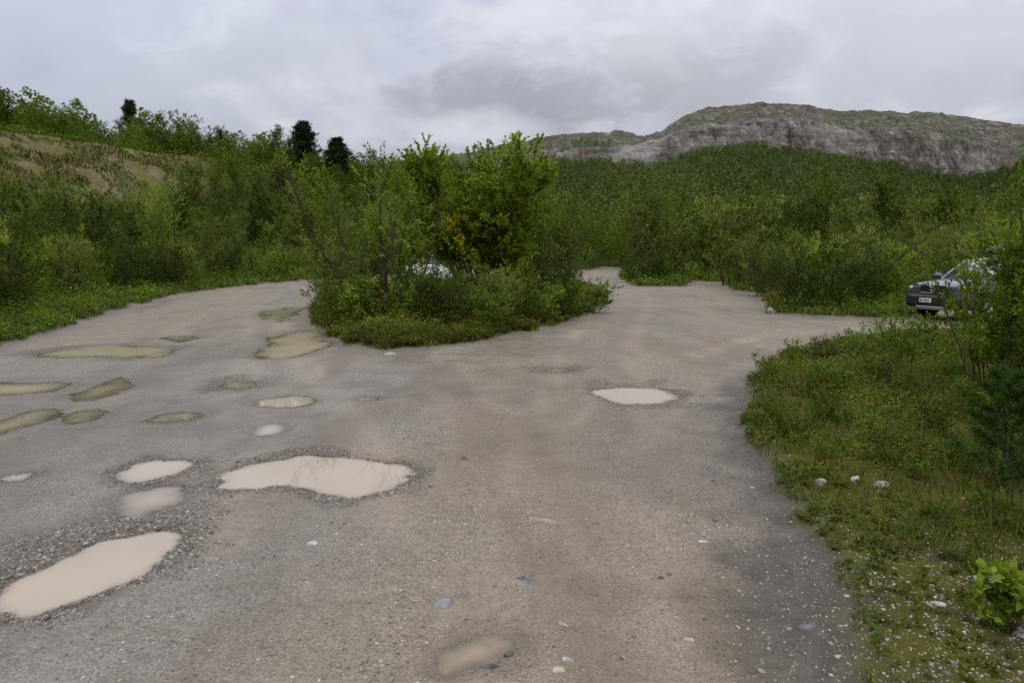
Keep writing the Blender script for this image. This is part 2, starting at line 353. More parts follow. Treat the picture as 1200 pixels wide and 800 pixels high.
def build_ground():
    u = np.linspace(-1.08, 1.08, 820)
    ext = []; x = 1.08; d = .006
    while x < 9: d *= 1.16; x += d; ext.append(x)
    u = np.concatenate([-np.array(ext)[::-1], u, ext])
    ys = [-6, -5, -4, -3, -2, -1, 0, .5, 1.0, 1.4, 1.7]; y = 1.9
    while y < 3200:
        ys.append(y); y += max(.02, .0075 * y) * (1 if y < 30 else 1.6 if y < 180 else 4)
    ys = np.array(ys); W = np.maximum(ys + 3.0, 3.6)
    X = (u[None, :] * W[:, None]); Y = np.repeat(ys[:, None], len(u), 1)
    f = fields(X.ravel(), Y.ravel())
    Xr, Yr = X.ravel(), Y.ravel()
    h = f['h'].copy()
    n, k = len(ys), len(u)
    # broad masks
    grey = sst(-.3, -2.2, Xr + (fbm(Xr * .4, Yr * .4, 3, 71) - .5) * 3) * sst(14, 9, Yr) * .8
    damp = sst(.50, .66, fbm(Xr * .55, Yr * .30, 7, 73, .62)) * .75 + sst(-2, -5, Xr) * .15
    mud = 0
    for (px, py, rx, ry) in [(410, 450, .5, .35), (500, 424, .9, .25), (470, 436, .9, .25), (650, 405, 1.0, .7), (690, 440, .4, .3), (715, 690, .2, .25), (880, 640, .2, .4), (600, 392, 1.0, .3), (830, 395, 1.0, .3), (700, 384, .8, .5), (560, 415, .8, .2)]:
        cx, cy = gp(px, py); q = ((Xr - cx) / rx) ** 2 + ((Yr - cy) / ry) ** 2
        q = q + (fbm(Xr * 4, Yr * 4, 3, 75) - .5) * 2.4
        mud = np.maximum(mud, 1 - sst(.2, 1.2, q))
    damp = np.clip(np.maximum(damp, mud * .7), 0, 1)
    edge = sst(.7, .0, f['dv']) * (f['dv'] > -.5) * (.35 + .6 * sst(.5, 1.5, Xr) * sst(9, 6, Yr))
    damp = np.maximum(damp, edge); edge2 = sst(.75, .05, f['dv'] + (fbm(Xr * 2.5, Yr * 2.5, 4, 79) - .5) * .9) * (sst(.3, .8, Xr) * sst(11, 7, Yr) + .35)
    streak = sst(.56, .74, fbm(Xr * 1.6 + Yr * .15, Yr * .32, 4, 85)) * (1 - f['veg'])
    stony = np.clip(f['rim'] - f['rut'] * .8 + f['berm'] * .8 + sst(.45, .7, fbm(Xr * .8, Yr * .8, 3, 77)) * .7 + sst(.8, 2.2, Xr) * sst(9, 4, Yr) * .7, 0, 1)
    farveg = sst(10, 22, np.hypot(Xr, Yr))
    att = dict(veg=f['veg'], wet=f['wet'], rim=f['rim'], bare=f['bare'], grey=grey, damp=damp, edge=edge2, rut=f['rut'], streak=streak, stony=stony, farveg=farveg)
    V = np.stack([Xr, Yr, h], 1)
    idx = np.arange(n * k).reshape(n, k)
    F = np.stack([idx[:-1, :-1], idx[:-1, 1:], idx[1:, 1:], idx[1:, :-1]], -1).reshape(-1, 4)
    fv = f['veg'][F].mean(1); fd = f['dl'][F].mean(1); fh = f['hill'][F].mean(1)
    cls = np.where(fv < .5, 0, np.where((fd > 3) & (fh > .6), 2, 1))
    for c, nm in ((0, 'gravel_lot'), (1, 'ground'), (2, 'hillside')):
        Fc = F[cls == c]; us, inv = np.unique(Fc, return_inverse=True)
        me = mesh_np(nm, V[us], inv.reshape(-1, 4), M['ground'], True, **{a: v[us] for a, v in att.items()})
        tag(link(nm, me), kind='structure')
build_ground()

# ------------------------------------------------------------------ puddles
def water_mat(name, col, k):
    m, nt = new_mat(name); g = NT(nt)
    a = g.math('SUBTRACT', 1.0, g.math('POWER', 2.718, g.math('MULTIPLY', g.attr('depth'), -k)), True)
    geo = g.n('ShaderNodeNewGeometry'); sw = g.noise(geo.outputs['Position'], 1.5, 3)
    d = g.n('ShaderNodeBsdfDiffuse'); g.l(g.mix(sw, tuple(x * .88 for x in col), tuple(x * 1.1 for x in col)), d.inputs['Color'])
    t = g.n('ShaderNodeBsdfTransparent')
    m1 = g.n('ShaderNodeMixShader'); g.l(a, m1.inputs[0]); g.l(t.outputs[0], m1.inputs[1]); g.l(d.outputs[0], m1.inputs[2])
    gl = g.n('ShaderNodeBsdfGlossy'); gl.inputs['Roughness'].default_value = .015
    fr = g.n('ShaderNodeFresnel'); fr.inputs['IOR'].default_value = 1.33
    b = g.bump(g.noise(geo.outputs['Position'], 5, 2), .02, .01); g.l(b, gl.inputs['Normal'])
    m2 = g.n('ShaderNodeMixShader'); g.l(fr.outputs[0], m2.inputs[0]); g.l(m1.outputs[0], m2.inputs[1]); g.l(gl.outputs[0], m2.inputs[2])
    g.out(m2.outputs[0]); return m
M['silty'] = water_mat('silty_water', (.40, .33, .25), 190)
M['tan'] = water_mat('tan_water', (.38, .295, .20), 200)
M['olive'] = water_mat('olive_water', (.44, .37, .25), 80)
def build_puddles():
    for k, (kind, dep, P, lab, c, r) in enumerate(PUDW):
        lo = P.min(0) - .3; hi = P.max(0) + .3
        step = max(.02, .006 * c[1])
        xs = np.arange(lo[0], hi[0] + step, step); ys = np.arange(lo[1], hi[1] + step, step)
        X, Y = np.meshgrid(xs, ys); s = sdf(X.ravel(), Y.ravel(), P)
        h = fields(X.ravel(), Y.ravel())['h']
        base = float(zb(c[1])) - .012
        keep = (s < .16)
        idx = np.arange(X.size).reshape(X.shape)
        F = np.stack([idx[:-1, :-1], idx[:-1, 1:], idx[1:, 1:], idx[1:, :-1]], -1).reshape(-1, 4)
        F = F[keep[F].all(1) & ((base - h)[F] > -.004).any(1)]
        us, inv = np.unique(F, return_inverse=True)
        if not len(us): continue
        V = np.stack([X.ravel()[us], Y.ravel()[us], np.full(len(us), base)], 1)
        me = mesh_np('puddle', V, inv.reshape(-1, 4), M[kind], True, depth=np.maximum(base - h[us], 0))
        tag(link('puddle', me), lab, 'puddle', 'rain puddles in the gravel lot')
build_puddles()

# ------------------------------------------------------------------ loose gravel and single stones
ICO = None
def ico(sub=1):
    bm = bmesh.new(); bmesh.ops.create_icosphere(bm, subdivisions=sub, radius=1)
    V = np.array([v.co[:] for v in bm.verts]); F = np.array([[v.index for v in f.verts] for f in bm.faces]); bm.free(); return V, F
def stone_mat(name, stops):
    m, nt = new_mat(name); g = NT(nt); tc = g.n('ShaderNodeTexCoord')
    c = g.ramp(g.attr('tint'), stops)
    geo = g.n('ShaderNodeNewGeometry'); n = g.noise(geo.outputs['Position'], 60, 5, .7)
    c = g.mix(1.0, c, g.ramp(n, [(.25, .75), (.75, 1.25)]), 'MULTIPLY')
    g.out(g.pbsdf(c, .55, .4, g.bump(n, .5, .004))); return m
M['gravel'] = stone_mat('loose_gravel', [(0, (.055, .05, .048)), (.25, (.13, .115, .10)), (.5, (.22, .185, .145)), (.8, (.33, .28, .225)), (.95, (.45, .41, .36)), (1, (.62, .60, .57))])
def build_gravel():
    rng = np.random.default_rng(11)
    N = 420000
    D = 2.0 * (11.5 / 2.0) ** rng.random(N) ; u = rng.uniform(-.82, .82, N); X = u * (D + .6)
    f = fields(X, D)
    near = 1 - sst(3, 9, D)
    pale_corner = sst(.9, 1.9, X) * sst(4.6, 3.2, D)
    patch = sst(.48, .68, fbm(X * .9, D * .9, 3, 77))
    prob = f['rim'] * .42 + (1 - f['wet']) * (.004 + .030 * patch + .03 * f['berm'] + .05 * (f['dv'] < .6) * (X > 0) * (D < 8)) * (1 - f['veg']) + pale_corner * .11 + f['veg'] * .03
    prob *= np.where(f['wet'] > .97, .02 if False else (f['rim'] > .05) * 1.0, 1)
    k = rng.random(N) < prob
    X, D = X[k], D[k]; h = f['h'][k]; rim = f['rim'][k]; pc = pale_corner[k] * (f['veg'][k] > .3)
    n = len(X)
    size = .0032 + .0065 * rng.random(n) ** 2.2 + rim * .0065 * rng.random(n) + .016 * rng.random(n) ** 2 * (rng.random(n) > .94)
    size = np.maximum(size, .0011 * D)
    V0, F0 = ico(1)
    V0 = V0 if len(V0) < 20 else V0
    # a handful of angular shapes
    shapes = []
    for q in range(8):
        s = V0 * (1 + .35 * (rng.random((len(V0), 1)) - .5)) * np.array([1, .6 + .4 * rng.random(), .45 + .3 * rng.random()]); shapes.append(s)
    S = np.stack(shapes)[rng.integers(0, 8, n)]
    a = rng.uniform(0, 2 * pi, n); ca, sa = np.cos(a)[:, None], np.sin(a)[:, None]
    tl = rng.normal(0, .35, n)[:, None]
    x = S[:, :, 0] * ca - S[:, :, 1] * sa; y = S[:, :, 0] * sa + S[:, :, 1] * ca; z = S[:, :, 2] + x * tl
    V = np.stack([x * size[:, None] + X[:, None], y * size[:, None] + D[:, None], z * size[:, None] + h[:, None] - size[:, None] * .05], -1)
    F = (F0[None] + (np.arange(n) * len(V0))[:, None, None]).reshape(-1, 3)
    t = np.clip(rng.beta(2, 2.4, n) - rim * .05 + pc * .12, 0, 1)
    me = mesh_np('gravel', V.reshape(-1, 3), F, M['gravel'], False, tint=np.repeat(t, len(V0)))
    tag(link('gravel', me), kind='stuff'); print('gravel', n)
build_gravel()

def rock(name, px, py, w, hgt, dpt, stops, label, seed, rz=0, cat='stone', grp=None, sink=.3, flat=.0):
    X, Y = gp(px, py); z = float(gz(X, Y)[0])
    V, F = ico(3); rng = np.random.default_rng(seed)
    q = V * 1.3 + seed
    dsp = 1 + .5 * (np.stack([vn(q[:, 0] * 1.6 + q[:, 2], q[:, 1] * 1.6, seed)], 1) - .5) + .18 * (np.stack([vn(q[:, 0] * 5 - q[:, 2] * 3, q[:, 1] * 5, seed + 3)], 1) - .5)
    V = V * dsp
    # chop with a few planes so that it has facets
    for _ in range(7):
        nrm = rng.normal(size=3); nrm /= np.linalg.norm(nrm); dd = V @ nrm; lim = rng.uniform(.55, .85)
        V = V - np.maximum(dd - lim, 0)[:, None] * nrm * .9
    V = V * np.array([w / 2, dpt / 2, hgt * .8]); V[:, 2] = V[:, 2] - V[:, 2].max() + hgt * (.62 if sink < .25 else .8)
    m = stone_mat(name + '_surface', stops)
    me = mesh_np(name, V, F, m, True, tint=np.clip(vn(V[:, 0] * 40, V[:, 1] * 40 + V[:, 2] * 30, seed), 0, 1))
    me.set_sharp_from_angle(angle=radians(32))
    o = link(name, me); o.location = (X, Y, z); o.rotation_euler = (0, 0, rz)
    return tag(o, label, cat, grp)
pale = [(0, (.15, .13, .10)), (.5, (.25, .22, .18)), (1, (.38, .34, .29))]; white = [(0, (.20, .185, .16)), (.5, (.34, .32, .29)), (1, (.48, .46, .43))]
blue = [(0, (.080, .080, .080)), (1, (.135, .135, .135))]; tanr = [(0, (.30, .23, .15)), (1, (.48, .38, .27))]; dkr = [(0, (.035, .033, .035)), (1, (.09, .085, .085))]
rock('stone', 962, 582, .11, .05, .07, pale, 'slanting pale stone at the grass edge, first of three pale stones', 3, .5)
rock('stone', 1001, 582, .075, .06, .06, white, 'small pointed whitish stone in the weeds between two larger pale stones', 4, .2)
rock('stone', 1031, 587, .13, .055, .09, pale, 'rounded pale beige stone in the weeds, lowest and broadest of three', 5, 0)
rock('stone', 1198, 764, .11, .07, .10, white, 'bright white rock among pebbles in the near corner of the verge', 6, .3)
rock('stone', 637, 612, .20, .022, .07, pale, 'long flat pale stone slab sunk in the middle of the gravel', 7, -.5, sink=.2)
rock('stone', 617, 681, .10, .02, .055, blue, 'smooth blue-grey oval stone set flush in the gravel', 8, 0, sink=.2)
rock('stone', 519, 711, .12, .03, .07, [(0, (.13, .13, .13)), (1, (.22, .22, .215))], 'flat grey stone with a dark edge behind the nearest tan puddle', 9, .4, sink=.2)
rock('stone', 824, 636, .065, .022, .035, white, 'lone bright white pebble on the track beside the verge', 10, -.3, sink=.2)
rock('stone', 660, 735, .085, .02, .03, pale, 'curved pale stone chip in the near gravel', 12, -.9, sink=.2)
rock('stone', 666, 777, .055, .024, .03, white, 'small pale oval pebble close to the near picture edge', 13, -.5, sink=.2)
rock('stone', 655, 788, .06, .018, .04, tanr, 'dull tan pebble beside the small pale oval one', 14, .2, sink=.2)
rock('stone', 807, 751, .06, .02, .05, tanr, 'orange-tan pebble alone in the near gravel', 15, .4, sink=.2)
rock('stone', 596, 764, .055, .025, .04, dkr, 'dark wet stone at the shore of the nearest tan puddle', 16, .3, sink=.2)
rock('stone', 575, 778, .10, .02, .03, dkr, 'thin dark stone sliver along the near shore of the tan puddle', 17, .1, sink=.2)
rock('stone', 367, 639, .07, .022, .04, white, 'white flat pebble between the big beige puddle and the track', 18, .1, sink=.2)
rock('stone', 945, 740, .09, .02, .06, blue, 'grey stone lying flush in the gravel near the mossy verge', 19, .1, sink=.2)
rock('stone', 1095, 728, .10, .03, .05, white, 'long white stone lying in the mossy pebbles of the verge', 20, -.3, sink=.25)
rock('stone', 1146, 697, .16, .03, .09, [(0, (.13, .13, .13)), (1, (.23, .23, .23))], 'flat grey rock half sunk among pebbles of the verge', 21, .1, sink=.25)
rock('stone', 544, 540, .06, .03, .05, dkr, 'black stone on the smooth part of the gravel track', 22, .1, sink=.25)
rock('stone', 457, 415, .26, .06, .16, white, 'white flat stone in the grass at the front tip of the bush island', 23, .1, sink=.2)
rock('rock', 904, 368, .34, .34, .30, [(0, (.05, .045, .04)), (.55, (.14, .12, .11)), (1, (.42, .39, .36))], 'dark and pale boulder at the corner of the big rounded shrub', 24, .3, cat='rock', sink=.15)
rock('rock', 1050, 349, .6, .22, .4, pale, 'pale rock in the weeds beside the grey car', 25, .3, cat='rock', sink=.15)
rock('stone', 163, 356, .3, .1, .2, pale, 'single pale stone in the grass verge under the left bushes', 26, .3, sink=.15)
# ------------------------------------------------------------------ plants
def nrm(v): return v / np.maximum(np.linalg.norm(v, axis=-1, keepdims=True), 1e-9)
def tubes(lines, sides=5):
    VV, FF = [], []; off = 0
    ang = np.linspace(0, 2 * pi, sides, endpoint=False)
    for P, r in lines:
        P = np.asarray(P); r = np.asarray(r); n = len(P)
        T = np.gradient(P, axis=0); T = nrm(T)
        ref = np.where(np.abs(T[:, 2:3]) > .9, np.array([[1., 0, 0]]), np.array([[0, 0, 1.]]))
        A = nrm(np.cross(T, ref)); B = np.cross(T, A)
        ring = P[:, None] + (A[:, None] * np.cos(ang)[None, :, None] + B[:, None] * np.sin(ang)[None, :, None]) * r[:, None, None]
        VV.append(ring.reshape(-1, 3))
        i = np.arange(n - 1)[:, None] * sides; j = np.arange(sides)[None]; j2 = (j + 1) % sides
        FF.append((np.stack([i + j, i + j2, i + sides + j2, i + sides + j], -1) + off).reshape(-1, 4)); off += n * sides
    return np.concatenate(VV), np.concatenate(FF)
def leaves_mesh(pos, axis, L, wr, rng, fold=.25, facing=None):
    """one folded diamond per leaf"""
    n = len(pos); axis = nrm(axis)
    up = nrm(rng.normal(0, .42, (n, 3)) + np.array([0, 0, 1.0]) if facing is None else facing)
    side = nrm(np.cross(axis, up)); nn = np.cross(side, axis)
    L = L[:, None]; w = L * wr * .5
    mid = pos + axis * L * .45
    V = np.stack([pos, mid + side * w + nn * w * fold, pos + axis * L, mid - side * w + nn * w * fold], 1)
    F = np.arange(4 * n).reshape(n, 4)
    return V.reshape(-1, 3), F
def curve(p, d, L, n, rng, up=.0, wig=.12):
    P = [np.array(p, float)]; d = nrm(np.array(d, float)); s = L / (n - 1)
    for _ in range(n - 1):
        d = nrm(d + rng.normal(0, wig, 3) + np.array([0, 0, up])); P.append(P[-1] + d * s)
    return np.array(P)
def plant(seed, h=2.0, stems=5, lean=.35, base=.15, up=.10, nb=14, bl=.35, b0=.15, bup=.5, tw=4, tl=.18, lv=9, leaf=.07, wr=.42, rad=.018, tshift=0.0, bare_base=0.0, sides=5, droop=0.0, taper=.55, stemwig=.08):
    rng = np.random.default_rng(seed)
    lines = []; TP, TD, TL = [], [], []
    for s in range(stems):
        a = rng.uniform(0, 2 * pi); l = lean * rng.uniform(.25, 1.0) if stems > 1 else lean * .4
        d = np.array([math.cos(a) * l, math.sin(a) * l, 1.0])
        H = h * rng.uniform(.72, 1.0) if s else h
        P = curve((math.cos(a) * base * rng.random(), math.sin(a) * base * rng.random(), -.05), d, H * (1 + .15 * l), 9, rng, up, stemwig)
        r0 = rad * (H / h) * rng.uniform(.7, 1.1)
        lines.append((P, np.linspace(r0, r0 * .18, 9)))
        nbs = max(3, int(nb * rng.uniform(.8, 1.2)))
        for b in range(nbs):
            t = b0 + (1 - b0) * ((b + rng.random()) / nbs); i = min(int(t * 8), 7); f = t * 8 - i
            p = P[i] * (1 - f) + P[i + 1] * f; td = nrm(P[i + 1] - P[i])
            a = rng.uniform(0, 2 * pi); rd = np.array([math.cos(a), math.sin(a), 0])
            L = h * bl * (1 - taper * t) * rng.uniform(.55, 1.15)
            B = curve(p, rd + td * bup, L, 5, rng, .06 + up * .5, .14)
            rb = r0 * (1 - .8 * t) * .5
            lines.append((B, np.linspace(rb, rb * .25, 5)))
            for q in range(tw):
                tt = .2 + .8 * (q + rng.random()) / tw; i2 = min(int(tt * 4), 3); pp = B[i2] + (B[i2 + 1] - B[i2]) * (tt * 4 - i2)
                TP.append(pp); TD.append(nrm(B[i2 + 1] - B[i2]) * .7 + rng.normal(0, .5, 3) + np.array([0, 0, .15 + bup * .3])); TL.append(h * tl * rng.uniform(.5, 1.1))
            TP.append(B[-1]); TD.append(B[-1] - B[-2]); TL.append(h * tl * .6)
        TP.append(P[-1]); TD.append(P[-1] - P[-2]); TL.append(h * tl * 1.1)
    TP, TD, TL = np.array(TP), nrm(np.array(TD)), np.array(TL)
    # twigs as thin tubes
    for p, d, l in zip(TP, TD, TL):
        lines.append((np.array([p, p + d * l * .5 + np.array([0, 0, .03 * l]), p + d * l]), np.array([.22, .16, .08]) * rad * .28))
    n = len(TP); k = lv
    t = rng.uniform(.12, 1.0, (n, k)); pos = (TP[:, None] + TD[:, None] * (TL[:, None] * t)[:, :, None]).reshape(-1, 3)
    ax = (TD[:, None] * .75 + rng.normal(0, .55, (n, k, 3)) + np.array([0, 0, .12 - droop])).reshape(-1, 3)
    keep = pos[:, 2] > h * bare_base * rng.uniform(.6, 1.3, len(pos)); pos, ax = pos[keep], ax[keep]
    L = leaf * rng.uniform(.55, 1.25, len(pos))
    out = nrm((pos - np.array([0, 0, h * .42])) * np.array([1, 1, .75]))
    V, F = leaves_mesh(pos, ax, L, wr, rng, .25, out * .75 + np.array([0, 0, .55]) + rng.normal(0, .36, pos.shape))
    clump = np.clip(.5 + tshift + (fbm(pos[:, 0] * 1.7 / h * 3 + seed, pos[:, 2] * 1.7 / h * 3 + pos[:, 1] * 2, 2, seed % 97) - .5) * 1.1 + rng.normal(0, .12, len(pos)), 0, 1)
    return tubes(lines, sides), (V, F, np.repeat(clump, 4))

def make_proto(name, seed, leafm, bark='bark', trunk_name='trunk', crown_name='crown', **kw):
    (TV, TF), (LV, LF, t) = plant(seed, **kw)
    e = empty(name)
    link(trunk_name, mesh_np(trunk_name, TV, TF, M[bark], True), e)
    link(crown_name, mesh_np(crown_name, LV, LF, M[leafm], False, tint=t), e)
    return e
class Kind:
    """prototypes of one kind; the first placements use the prototypes themselves, later ones are copies"""
    def __init__(s, protos, h): s.p = protos; s.used = [False] * len(protos); s.h = h; s.i = 0
    def put(s, X, Y, height, label, cat, group=None, rz=None, wide=1.0, z=None, idx=None):
        i = (s.i if idx is None else idx) % len(s.p); s.i += 1
        o = s.p[i] if not s.used[i] else copy_thing(s.p[i])
        s.used[i] = True
        k = height / s.h
        o.location = (X, Y, float(gz(X, Y)[0]) - .03 if z is None else z)
        o.rotation_euler = (random.uniform(-.05, .05), random.uniform(-.05, .05), random.uniform(0, 6.28) if rz is None else rz)
        o.scale = (k * wide, k * wide, k)
        if 'label' in o: del o['label']
        if 'group' in o: del o['group']
        tag(o, label, cat, group); return o
    def clean(s):
        for u, p in zip(s.used, s.p):
            if not u:
                for c in list(p.children): bpy.data.objects.remove(c)
                bpy.data.objects.remove(p)
KINDS = {}
def kind(key, name, seeds, h, leafm, **kw):
    KINDS[key] = Kind([make_proto(name, s, leafm, h=h, **kw) for s in seeds], h); return KINDS[key]

# nearer than 15 m
kind('herbshrub', 'low_shrub', [101, 102, 103, 104], .5, 'herb', stems=9, lean=.8, base=.12, nb=5, bl=.4, tw=3, tl=.22, lv=6, leaf=.040, wr=.5, rad=.004, sides=4)
kind('greenshrub', 'low_shrub', [111, 112, 113, 114], .7, 'willow', stems=8, lean=.7, base=.15, nb=7, bl=.35, tw=3, tl=.2, lv=8, leaf=.045, wr=.42, rad=.006, sides=4)
# 12 - 40 m
kind('willow', 'willow_shrub', [121, 122, 123, 124], 2.2, 'palewillow', stems=11, lean=.55, base=.35, up=.10, nb=12, bl=.28, b0=.05, bup=1.0, tw=4, tl=.15, lv=9, leaf=.085, wr=.40, rad=.014, sides=4)
kind('darkshrub', 'dark_shrub', [131, 132, 133], 2.0, 'dark', stems=10, lean=.75, base=.4, nb=11, bl=.34, b0=.05, bup=.6, tw=4, tl=.17, lv=9, leaf=.075, wr=.55, rad=.016, sides=4)
kind('brightshrub', 'bright_shrub', [141, 142, 143], 2.2, 'bright', stems=9, lean=.6, base=.35, nb=12, bl=.3, b0=.05, bup=.9, tw=4, tl=.16, lv=9, leaf=.085, wr=.42, rad=.014, sides=4)
kind('birch', 'young_birch', [151, 152, 153, 154], 4.5, 'birch', stems=3, lean=.28, base=.2, nb=22, bl=.27, b0=.12, bup=.8, tw=5, tl=.10, lv=11, leaf=.10, wr=.55, rad=.04, sides=5, bark='bark')
kind('sallow', 'sallow_tree', [161, 162, 163], 4.5, 'willow', stems=7, lean=.5, base=.4, nb=17, bl=.24, b0=.10, bup=1.0, tw=4, tl=.11, lv=10, leaf=.11, wr=.42, rad=.035, sides=4)
# 40 m and beyond: fewer, larger leaf clumps
kind('fartree', 'birch_tree', [171, 172, 173, 174, 175], 6.0, 'birch', stems=3, lean=.25, base=.3, nb=28, bl=.26, b0=.12, bup=.7, tw=6, tl=.13, lv=10, leaf=.15, wr=.62, rad=.05, sides=4)
kind('fardark', 'dark_birch', [181, 182, 183, 184], 6.0, 'dark', stems=3, lean=.3, base=.3, nb=28, bl=.27, b0=.10, bup=.6, tw=6, tl=.13, lv=10, leaf=.155, wr=.62, rad=.05, sides=4)
kind('farsallow', 'bushy_sallow', [191, 192, 193, 194], 4.0, 'palewillow', stems=8, lean=.5, base=.5, nb=12, bl=.28, b0=.06, bup=.9, tw=4, tl=.13, lv=12, leaf=.145, wr=.5, rad=.03, sides=4)

def pine(seed, h, leafm, young=False):
    rng = np.random.default_rng(seed); lines = []; pos = []; ax = []; Ls = []
    P = curve((0, 0, -.1), (rng.normal(0, .02), rng.normal(0, .02), 1), h, 9, rng, .12, .03)
    r0 = h * (.018 if young else .028); lines.append((P, np.linspace(r0, r0 * .2, 9)))
    nw = 7 if young else 13
    for w in range(nw):
        t = (.12 if young else .25) + (.86 if young else .74) * (w + .3 * rng.random()) / nw; i = min(int(t * 8), 7); p = P[i] + (P[i + 1] - P[i]) * (t * 8 - i)
        for b in range(5 if young else 6):
            a = 2 * pi * b / 5 + rng.uniform(-.4, .4) + w
            if young: L = h * .42 * (1.05 - t) * rng.uniform(.7, 1.1) + .05
            else: L = h * .27 * math.sin(min(1, (t - .1) / .9) ** .8 * pi * .86 + .35) * rng.uniform(.6, 1.15)
            B = curve(p, (math.cos(a), math.sin(a), .35 if young else .25), L, 5, rng, .10, .10)
            lines.append((B, np.linspace(r0 * .35 * (1.1 - t), r0 * .08, 5)))
            if young:
                ends = [(B[k], B[k + 1]) for k in range(1, 4)] + [(B[3], B[4] + (B[4] - B[3]) * .3)]
                for q in range(4):
                    s = B[1 + q % 3]; dd = nrm(rng.normal(0, .6, 3) + nrm(B[2] - B[1]) + np.array([0, 0, .2])); ends.append((s, s + dd * L * .35))
                for s, e in ends:
                    nn = 60; tt = rng.random(nn)[:, None]; c = s + (e - s) * tt; d = nrm(e - s)
                    pos.append(c); ax.append(d * .9 + rng.normal(0, .7, (nn, 3))); Ls.append(np.full(nn, .055) * rng.uniform(.7, 1.2, nn))
            else:
                for q in range(9):
                    tt = .35 + .65 * rng.random(); i2 = min(int(tt * 4), 3); c = B[i2] + (B[i2 + 1] - B[i2]) * (tt * 4 - i2)
                    nn = 22; pos.append(c + rng.normal(0, .20, (nn, 3)) * np.array([1, 1, .55])); ax.append(rng.normal(0, 1, (nn, 3)) + np.array([0, 0, .5])); Ls.append(rng.uniform(.16, .34, nn))
    pos, ax, Ls = np.concatenate(pos), np.concatenate(ax), np.concatenate(Ls)
    V, F = leaves_mesh(pos, ax, Ls, .07 if young else .35, rng, .1, nrm(rng.normal(0, 1, pos.shape)))
    e = empty('young_pine' if young else 'pine_tree'); TV, TF = tubes(lines, 5)
    link('trunk', mesh_np('trunk', TV, TF, M['bark'], True), e)
    link('crown', mesh_np('crown', V, F, M[leafm], False, tint=np.repeat(np.clip(rng.normal(.5, .25, len(pos)), 0, 1), 4)), e)
    return e
# ------------------------------------------------------------------ mountain
SKX = [-400, 100, 300, 440, 560, 580, 600, 640, 680, 720, 745, 770, 783, 800, 830, 880, 930, 980, 1040, 1100, 1150, 1200, 1300, 1500, 2000]
SKY_ = [285, 262, 225, 198, 181, 178, 173, 166, 162, 160, 165, 162, 152, 141, 133, 129, 131, 137, 139, 143, 149, 155, 165, 195, 250]
CTX = [-400, 560, 640, 700, 735, 770, 820, 880, 920, 960, 1000, 1060, 1110, 1150, 1178, 1200, 1300, 2000]
CT = [289, 200, 178, 172, 172, 165, 151, 144, 141, 149, 152, 156, 160, 176, 188, 176, 186, 270]
CB = [291, 206, 186, 184, 190, 186, 171, 166, 170, 176, 182, 194, 204, 202, 192, 178, 188, 272]
def mountain_height(U, Y):
    px = 600 + 800 * U
    wob = (fbm(px * .05, Y * .004, 4, 91) - .5)
    es, et, eb = (305 - np.interp(px, a, b) for a, b in ((SKX, SKY_), (CTX, CT), (CTX, CB)))
    eb = eb - 3 + wob * 10; et = np.maximum(et - 3 + wob * 8, eb + 2); es = np.maximum(es, et + 3)
    d = [140, 300, 520, 900, 935, 1200, 1500]
    # elevation (in photograph pixels over the horizon) as the ground climbs away
    e0 = 0 * es - 6; e1 = eb * .26; e2 = eb * .58; e5 = es; e6 = es * .62
    E = np.zeros(np.broadcast(U, Y).shape)
    ys = [d[0], d[1], d[2], d[3], d[4], d[5], d[6], 2200]
    es_ = [e0, e1, e2, eb, et, e5, e6, es * .30]
    for k in range(len(ys) - 1):
        m = (Y >= ys[k]) & (Y <= ys[k + 1])
        t = np.clip((Y - ys[k]) / (ys[k + 1] - ys[k]), 0, 1)
        if k == 4: t = 1 - (1 - t) ** 1.6
        E = np.where(m, es_[k] + (es_[k + 1] - es_[k]) * t, E)
    H = CAM_H + E / 800 * Y
    X = U * Y
    rocky = sst(840, 905, Y)
    n1 = fbm(X * .012, Y * .012, 5, 93, .55) - .5
    rid = 1 - np.abs(2 * fbm(X * .03, Y * .012 + H * .02, 5, 95, .6) - 1)
    cliff = sst(885, 902, Y) * (1 - sst(938, 962, Y))
    flatfade = 1 - .5 * sst(1000, 1180, Y)
    H = H + rocky * (n1 * 11 * flatfade + (rid - .75) * 20 * cliff * np.clip((et - eb) / 14, .25, 1.2) * (1 - .75 * sst(908, 936, Y))) + (1 - rocky) * n1 * 5 + rocky * (np.maximum(fbm(X * .045, Y * .03, 4, 105, .6) - .5, -.1)) * 13 * sst(960, 1060, Y)
    bench = vn(X * .0, H * .09, 99)
    H = H - 2.5 * cliff + cliff * (1 - .65 * sst(912, 938, Y)) * ((vn(X * .05, H * .16, 97) - .5) * 6 + (1 - 2 * np.abs(fbm(X * .11, Y * .02, 4, 101, .6) - .5) - .7) * 12 + (fbm(X * .35, H * .25, 3, 103) - .5) * 3.5)
    return H, cliff
